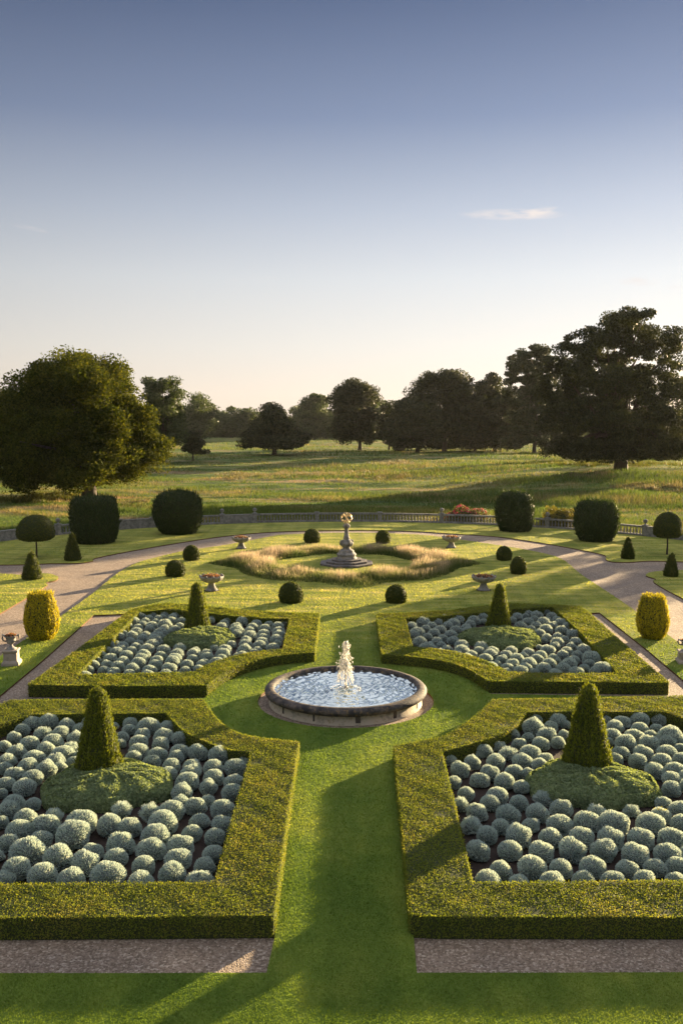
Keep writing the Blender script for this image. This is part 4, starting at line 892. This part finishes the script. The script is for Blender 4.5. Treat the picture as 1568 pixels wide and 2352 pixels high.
runs = [(-200, 60, 'S'), (60, 133, 'S'), (133, 205, 'B'), (205, 275, 'B'), (275, 350, 'S'), (350, 430, 'B'), (430, 510, 'B'), (510, 585, 'S'), (585, 728, 'B'), (728, 872, 'B'), (872, 1014, 'B'), (1014, 1158, 'B'), (1158, 1257, 'B'), (1257, 1330, 'B'), (1330, 1408, 'S'), (1408, 1482, 'B'), (1482, 1568, 'S'), (1568, 1750, 'S')]
fin = {133, 510, 585, 1014, 1257, 1482}
bal = []
for x0, x1, k in runs:
    a0, a1 = circ_angle(x0), circ_angle(x1)
    if k == 'S':
        V, Fc = arcbox(a0, a1, BR-.11, BR+.11, .16, BH-.17); V2, F2 = arcbox(a0+.9, a1-.9, BR-.13, BR-.11, .27, BH-.28)
        mesh('solid_panel', [(V, Fc, 0, False), (V2, F2, 0, False)], [M['stone_wall']], t)
    else:
        n = max(2, int((a1-a0)*math.pi/180*BR/.30)); bal += [a0+(a1-a0)*(i+.5)/n for i in range(n)]
    if x0 < -100: continue
    V, Fc = boxm(-.2, .2, -.2, .2, -.3, BH+.04); V2, F2 = boxm(-.24, .24, -.24, .24, BH+.04, BH+.1); ch = [(V, Fc, 0, False), (V2, F2, 0, False)]
    a_ = R_(a0); pr = mesh('pier', ch, [M['stone_wall']], t, (BR*math.sin(a_), BR*math.cos(a_), 0)); pr.rotation_euler = (0, 0, -a_)
    if x0 in fin:
        V, Fc = lathe([(.16, BH+.1), (.10, BH+.16), (.06, BH+.22), (.16, BH+.30), (.22, BH+.40), (.19, BH+.48), (.24, BH+.52), (.12, BH+.56), (.08, BH+.6), (.001, BH+.66)], 14); mesh('finial', [(V, Fc, 0, True)], [M['stone_wall']], pr)
bp = [(.075, .16), (.075, .22), (.045, .25), (.075, .36), (.08, .42), (.05, .56), (.04, .66), (.065, .69), (.07, BH-.17)]
Vb, Fb = lathe(bp, 8); b0 = None; bal.sort(key=lambda a_: abs(a_)); ch = []
for i, a_ in enumerate(bal):
    c = (BR*math.sin(R_(a_)), BR*math.cos(R_(a_)), 0)
    if i < 100:
        if b0 is None: b0 = mesh('baluster', [(Vb, Fb, 0, True)], [M['stone_wall']], t, c)
        else: o = b0.copy(); COL.objects.link(o); o.parent = t; o.location = c
    else: ch.append((Vb+np.array(c), Fb, 0, True))
if ch: tag(mesh('balusters', ch, [M['stone_wall']], t), kind='stuff')

# bushes at the balustrade
def bush(name, label, cat, px, pb, wpx, ptop, matn, seed, fl=None, depth=1.2, n=6000, leaf=.12):
    x, y = P(px, pb); y += depth*.5; x, _ = ZAT(px, pb, y); _, H = ZAT(px, ptop, y); W = wpx*.5*y/F
    t = empty(name, (x, y, 0), label, cat)
    r = np.random.default_rng(seed); d = unit(r.normal(size=(n, 3))); d[:, 2] = np.abs(d[:, 2])
    lb = 1+.14*np.sin(d[:, 0]*7+seed)+.12*np.sin(d[:, 1]*9+d[:, 2]*6)+.08*np.sin(d[:, 0]*19+d[:, 2]*11); q = (.72+.3*r.random(n)**.6)*lb
    p = d*q[:, None]*np.array([W, depth, H*.95])
    V, Fc = cards(p, d, leaf, r, .8, 1.5)
    D, FD = lathe([(W*.7, 0), (W*.75, H*.3), (W*.5, H*.6), (.001, H*.72)], 16); D[:, 1] *= depth/W
    mesh('foliage', [(V, Fc, 0, False), (D, FD, 1, True)], [M[matn], M['core']], t)
    if fl:
        k = 420; d = unit(r.normal(size=(k, 3))); d[:, 2] = np.abs(d[:, 2])*1.0+.25; d = unit(d); d[:, 1] = -np.abs(d[:, 1])*.7
        lb = 1.02+.14*np.sin(d[:, 0]*7+seed); p = d*lb[:, None]*np.array([W, depth, H]); V, Fc = cards(p, d, .15, r, .5, 1.1)
        mesh('flowers', [(V, Fc, 0, False)], [M[fl]], t)
bush('rose_bush', 'rambling rose bush with pink flowers spilling over the balustrade', 'rose bush', 1068, 1199, 106, 1164, 'rose_leaf', 3, 'rose')
bush('shrub', 'loose yellow green shrub growing against the balustrade between two big yews', 'shrub', 1282, 1211, 98, 1166, 'shrub_leaf', 4, None, 1.3, 7000, .14)

# ------------------------------------------------------------------ trees
def tree(name, label, group, px, pb, blobs, mat, seed, nl, leaf, clump, trunk_r, fork=None, thick=.85, density=1.0, cat='tree', xyz=None, up_limbs=26, gap=.0, Yd=None):
    r = np.random.default_rng(seed)
    if xyz is None:
        bx, by = P(px, pb, -.3)
        if Yd: by = Yd; bx = ZAT(px, pb, Yd)[0]
        k = by/F; gz = float(hillz(np.array(bx), np.array(by)))
        E = []
        for (cx, cy, rx, ry) in blobs:
            X0, Z0 = ZAT(cx, cy, by); E.append((X0-bx, 0, Z0-gz, rx*k, rx*k*thick, ry*k))
    else:
        bx, by = xyz; E = blobs
    bz = float(hillz(np.array(bx), np.array(by)))
    nl = int(nl*1.35); leaf = leaf*.9
    t = empty(name, (bx, by, bz), label, cat, group)
    E = np.array(E, float)
    span = E[:, 3].max()*1.2
    if xyz is None:  # push outer lobes round the trunk so the crown is round in plan
        off = (r.random(len(E))-.5)*2*np.maximum(span-np.abs(E[:, 0])*.6, 0)*.45; E[:, 1] = off
        core = [(E[:, 0].mean(), 0, np.average(E[:, 2]), (E[:, 0]+E[:, 3]).max()*.5-(E[:, 0]-E[:, 3]).min()*.5, 0, 0)]
        RX = core[0][3]; cx0 = ((E[:, 0]+E[:, 3]).max()+(E[:, 0]-E[:, 3]).min())/2
        extra = []
        for (x_, y_, z_, a_, b_, c_) in E:
            for s_ in (-1, 1):
                dep = math.sqrt(max(RX*RX-(x_-cx0)**2, 0))*.55
                extra.append((cx0+(x_-cx0)*.75, s_*dep, z_-c_*.12, a_*.85, b_*.85, c_*.85))
        E = np.concatenate([E, np.array(extra)])
    w_ = (E[:, 3]*E[:, 4]+E[:, 3]*E[:, 5]+E[:, 4]*E[:, 5]); w_ = w_/w_.sum()
    nc = max(8, int(nl/210))
    j = r.choice(len(E), nc, p=w_); d = unit(r.normal(size=(nc, 3))); q = .62+.36*r.random(nc)**.7
    C_ = E[j, :3]+d*q[:, None]*(E[j, 3:]-clump*.35).clip(clump*.3)
    C_ += r.normal(size=C_.shape)*clump*.15
    if gap: C_ = C_[(np.sin(C_[:, 0]*.45+seed)*np.sin(C_[:, 2]*.5+1.3)*np.sin(C_[:, 1]*.4+.7)) > -1+gap]
    nc = len(C_)
    per = nl//nc; cs = clump*(.7+.8*r.random(nc))
    jj = np.repeat(np.arange(nc), per); dd = unit(r.normal(size=(len(jj), 3)))
    rad = (.45+.6*r.random(len(jj))**.7)
    p = C_[jj]+dd*rad[:, None]*cs[jj][:, None]*np.array([1, 1, .62])
    nn = unit(dd*np.array([1, 1, 1.2])+d_out(C_[jj], E)*.5)
    V, Fc = cards(p, nn, leaf, r, .7, 1.35)
    p2 = V.reshape(-1, 4, 3)[:, 0, 2] > .25
    Fc = Fc[p2]
    mesh('crown', [(V, Fc, 0, False)], [M[mat]], t)
    # trunk and limbs
    zt = E[:, 2].mean(); fz = fork or zt*.45
    V, Fc = tube([(0, 0, -.4), (0, 0, .3), (.02*fz, 0, fz*.5), (0, 0, fz), (.03*fz, 0, zt)], [trunk_r*1.5, trunk_r*1.1, trunk_r*.92, trunk_r*.8, trunk_r*.3], 10); ch = [(V, Fc, 0, True)]
    ids = r.choice(nc, min(up_limbs, nc), replace=False)
    for i in ids:
        e = C_[i]; s0 = np.array([0, 0, fz*(.7+.5*r.random())]); m_ = (s0+e)/2+np.array([0, 0, .12*np.linalg.norm(e-s0)])+r.normal(size=3)*.04*np.linalg.norm(e-s0)
        pts = [s0, s0*.7+m_*.3, m_, m_*.45+e*.55, e]; r0 = trunk_r*(.25+.2*r.random()); V, Fc = tube(pts, [r0, r0*.8, r0*.55, r0*.35, r0*.12], 5); ch.append((V, Fc, 0, True))
    mesh('trunk', ch, [M['bark']], t)
    return t
def d_out(p, E):
    c = E[:, :3].mean(0); return unit(p-c)

tree('oak', 'huge spreading oak in the meadow at the left, its right side lit golden green', None, 205, 1146,
     [(200,858,98,52),(110,892,82,68),(255,900,65,72),(30,960,60,70),(150,980,125,105),(285,985,75,80),(335,1045,64,46),(312,962,46,48),(240,1060,105,58),(90,1062,82,68),(20,1030,48,50),(-35,975,50,75)], 'oak', 1, 165000, .34, 1.6, .95, fork=4.0, up_limbs=40)
tree('parkland_tree', 'open crowned tree directly right of the huge left oak', None, 375, 1062, [(352,885,26,22),(390,884,24,18),(412,905,18,16),(365,915,36,30),(398,935,30,34),(385,960,38,42),(345,945,38,48),(400,1000,28,26),(350,1010,40,36)], 'far_tree', 2, 20000, .6, 1.8, .6, gap=.35)
tree('parkland_tree', 'small dark round tree on a thin stem right of the huge left oak', None, 443, 1058, [(443,1000,17,18),(443,1018,26,18),(443,1032,32,12)], 'dark_tree', 3, 8000, .5, 1.2, .25)
tree('parkland_tree', 'dome shaped tree with pale green crown behind the small dark tree', None, 455, 1014, [(455,935,38,34),(438,965,34,34),(472,965,32,34),(455,985,40,22)], 'far_tree', 4, 16000, 1.1, 4.0, .7)
tree('parkland_tree', 'broad low spreading tree standing alone in the middle of the meadow', None, 630, 1046, [(632,950,32,23),(622,974,50,26),(600,1000,44,24),(662,1000,42,26),(632,1014,64,16),(578,1018,20,11),(688,1015,16,12)], 'dark_tree', 5, 26000, .75, 2.3, .8, fork=3)
tree('parkland_tree', 'tall domed tree behind the gap left of centre right of the lone spreading tree', None, 722, 1009, [(725,925,35,25),(712,952,36,26),(735,962,32,28),(722,985,42,20)], 'far_tree', 6, 14000, 1.2, 4.2, .7)
tree('parkland_tree', 'tall dark rounded tree right of centre beyond the sundial', None, 826, 1031, [(815,894,46,26),(788,912,36,30),(842,908,34,30),(815,950,58,46),(800,985,46,32),(842,985,34,34)], 'dark_tree', 7, 34000, .8, 2.6, .8, fork=4)
tree('parkland_tree', 'tall broad dark tree forming the top of the right hand grove', None, 1020, 1036, [(1010,872,56,30),(1046,884,50,38),(955,888,36,25),(1000,930,70,48),(1062,932,44,48),(1060,985,50,42),(985,985,60,40)], 'dark_tree', 8, 42000, .8, 2.7, .9, gap=.12)
tree('parkland_tree', 'rounded lower tree in front of the right hand grove', None, 958, 1040, [(960,945,62,38),(950,980,72,36),(960,1005,70,26)], 'dark_tree', 9, 26000, .7, 2.2, .7)
tree('parkland_tree', 'narrow tree at the left end of the right hand grove', None, 893, 1030, [(896,948,20,34),(890,985,26,38)], 'dark_tree', 10, 12000, .8, 2.3, .4)
tree('parkland_tree', 'tree with ragged pointed tops between the grove and the cedar', None, 1135, 1034, [(1130,868,22,20),(1118,895,28,30),(1142,915,36,32),(1135,955,48,46),(1120,995,50,36)], 'dark_tree', 11, 28000, .8, 2.4, .7, gap=.15)
tree('cedar', 'cedar with flat layered branches left of the tallest tree', None, 1226, 1042, [(1222,806,38,10),(1196,818,36,9),(1244,826,40,12),(1178,836,28,8),(1214,846,56,11),(1172,858,22,6),(1240,866,50,13),(1194,874,42,9),(1220,892,54,12),(1176,900,26,8),(1250,906,48,12),(1204,920,56,13),(1236,940,60,14),(1180,948,34,11),(1212,962,60,14),(1250,982,48,12),(1190,986,46,13),(1220,1006,60,13),(1180,1018,40,14)], 'pine', 12, 48000, .7, 1.5, .6, fork=22, thick=1.0, up_limbs=60)
tree('oak', 'tallest tree of the picture, a great dark oak at the right with sky showing through', None, 1425, 1067,
     [(1420,745,72,34),(1350,782,58,36),(1492,776,58,38),(1306,822,44,34),(1544,822,40,36),(1430,815,60,22),(1370,875,88,42),(1482,885,88,42),(1330,940,80,48),(1430,950,108,56),(1522,960,72,48),(1298,1010,46,42),(1370,1025,64,26),(1500,1010,80,34),(1590,900,46,50),(1275,845,30,26),(1262,900,30,32),(1272,962,38,42),(1288,1035,46,22),(1350,1040,60,16),(1480,1040,72,15),(1555,1025,54,24),(1440,1000,90,30)], 'dark_tree', 13, 135000, .42, 1.3, 1.15, fork=6, gap=.5, up_limbs=80, Yd=165)
tree('parkland_tree', 'dark tree cut by the right edge behind the tallest oak', None, 1600, 1048, [(1600,940,50,45),(1590,985,60,40)], 'dark_tree', 14, 16000, .7, 2.2, .6)
tree('parkland_tree', 'dark pine topped tree cut by the left edge behind the huge oak', None, -10, 1030, [(-5,905,20,14),(-15,925,34,16),(-10,960,40,40)], 'dark_tree', 15, 9000, .9, 2.4, .5)
for (px, pb, bl, nm, sd_) in ((925, 1034, [(925,960,45,40),(920,1000,50,34)], 'grove tree between its narrow left end and its tall dark top', 81), (1090, 1036, [(1085,930,42,40),(1095,970,50,40),(1085,1008,50,28)], 'grove tree directly right of the tall broad dark one', 82),
                              (1165, 1036, [(1160,925,36,40),(1165,965,46,40),(1160,1005,52,30)], 'grove tree low behind the left side of the cedar', 83), (1275, 1040, [(1275,900,36,50),(1270,960,46,46),(1280,1008,52,32)], 'grove tree filling the gap between cedar and tallest oak', 84),
                              (1040, 1030, [(1030,985,52,40),(1020,1010,50,24)], 'low grove tree under the tall broad dark one', 85), (330, 1040, [(330,985,30,34),(335,1010,34,22)], 'low tree half hidden behind the huge left oak', 86),
                              (1545, 1050, [(1545,985,50,34),(1555,1015,60,26)], 'low tree behind the right side of the tallest oak', 87)):
    tree('parkland_tree', nm, None, px, pb, bl, 'dark_tree', sd_, 15000, .8, 2.5, .5)
fr = random.Random(5)
FT = [(505, 962, 34, 'left of the lone spreading tree, first beyond the pale domed tree'), (530, 950, 36, 'left of the lone spreading tree, the tallest of the far row there'), (572, 962, 32, 'directly left of and behind the lone spreading tree'), (606, 962, 30, 'peeping over the lone spreading tree'), (665, 962, 32, 'directly right of and behind the lone spreading tree'), (694, 958, 30, 'between the lone spreading tree and the tall domed tree'),
      (750, 962, 28, 'left of the tall dark rounded tree'), (875, 955, 30, 'in the gap right of the tall dark rounded tree'), (410, 950, 34, 'behind the open crowned tree'), (20, 955, 34, 'at the left edge behind the huge oak')]
for i, (px, ty, rw_, nm) in enumerate(FT):
    tree('parkland_tree', 'distant hazy tree, ' + nm, 'distant trees on the far side of the meadow', px, 1005+fr.random()*2, [(px+fr.uniform(-4, 4), ty, rw_*.8, 26), (px-10, ty+18, rw_*.8, 22), (px+12, ty+20, rw_*.8, 24), (px, ty+32, rw_, 14)], 'far_tree', 40+i, 7000, 1.5, 4.5, .6)

# trees outside the frame to the right that lay the evening shade across the park
for i, (x_, y_, h_, w_) in enumerate([(58.2, 109.0, 12.5, 6.3), (66, 104, 9.5, 3.2)]):
    tree('parkland_tree', ['round tree outside the frame to the right, beyond the balustrade', 'smaller tree outside the frame beside the round one'][i], None, 0, 0, [(0, 0, h_*.62, w_, w_, h_*.36), (1, 1, h_*.4, w_*.9, w_*.9, h_*.25)], 'oak', 90+i, 9000, .5, 1.3, .4, xyz=(x_, y_))
# far wood closing the meadow
r = np.random.default_rng(77); n = 1500
x = (r.random(n)*2-1)*420; y = 640+90*r.random(n); hh = 15+7*np.sin(x*.021+1)+4*np.sin(x*.055)+2.5*np.sin(x*.16)
z = r.random(n)**.8*hh; C_ = np.stack([x, y, z], 1)
jj = np.repeat(np.arange(n), 50); dd = unit(r.normal(size=(len(jj), 3))); p = C_[jj]+dd*(.5+.6*r.random(len(jj)))[:, None]*np.array([5.5, 5.5, 3.6])
V, Fc = cards(p, dd, 2.2, r, .7, 1.3)
tag(mesh('far_wood', [(V, Fc, 0, False)], [M['far_tree']]), 'distant wood closing the far side of the meadow', 'wood', kind='stuff')

# evening air
V, Fc = boxm(-980, 980, -75, 1180, -8, 47)
hm_ = bpy.data.materials.new('evening_air'); hm_.use_nodes = True; t = hm_.node_tree; t.nodes.clear()
o_ = t.nodes.new('ShaderNodeOutputMaterial'); pv = t.nodes.new('ShaderNodeVolumePrincipled'); pv.inputs['Density'].default_value = .000028
pv.inputs['Color'].default_value = (.93, .93, .95, 1); pv.inputs['Anisotropy'].default_value = .3
t.links.new(pv.outputs[0], o_.inputs['Volume'])
tag(mesh('haze', [(V, Fc, 0, False)], [hm_]), 'thin evening haze over the park', 'haze', kind='stuff')
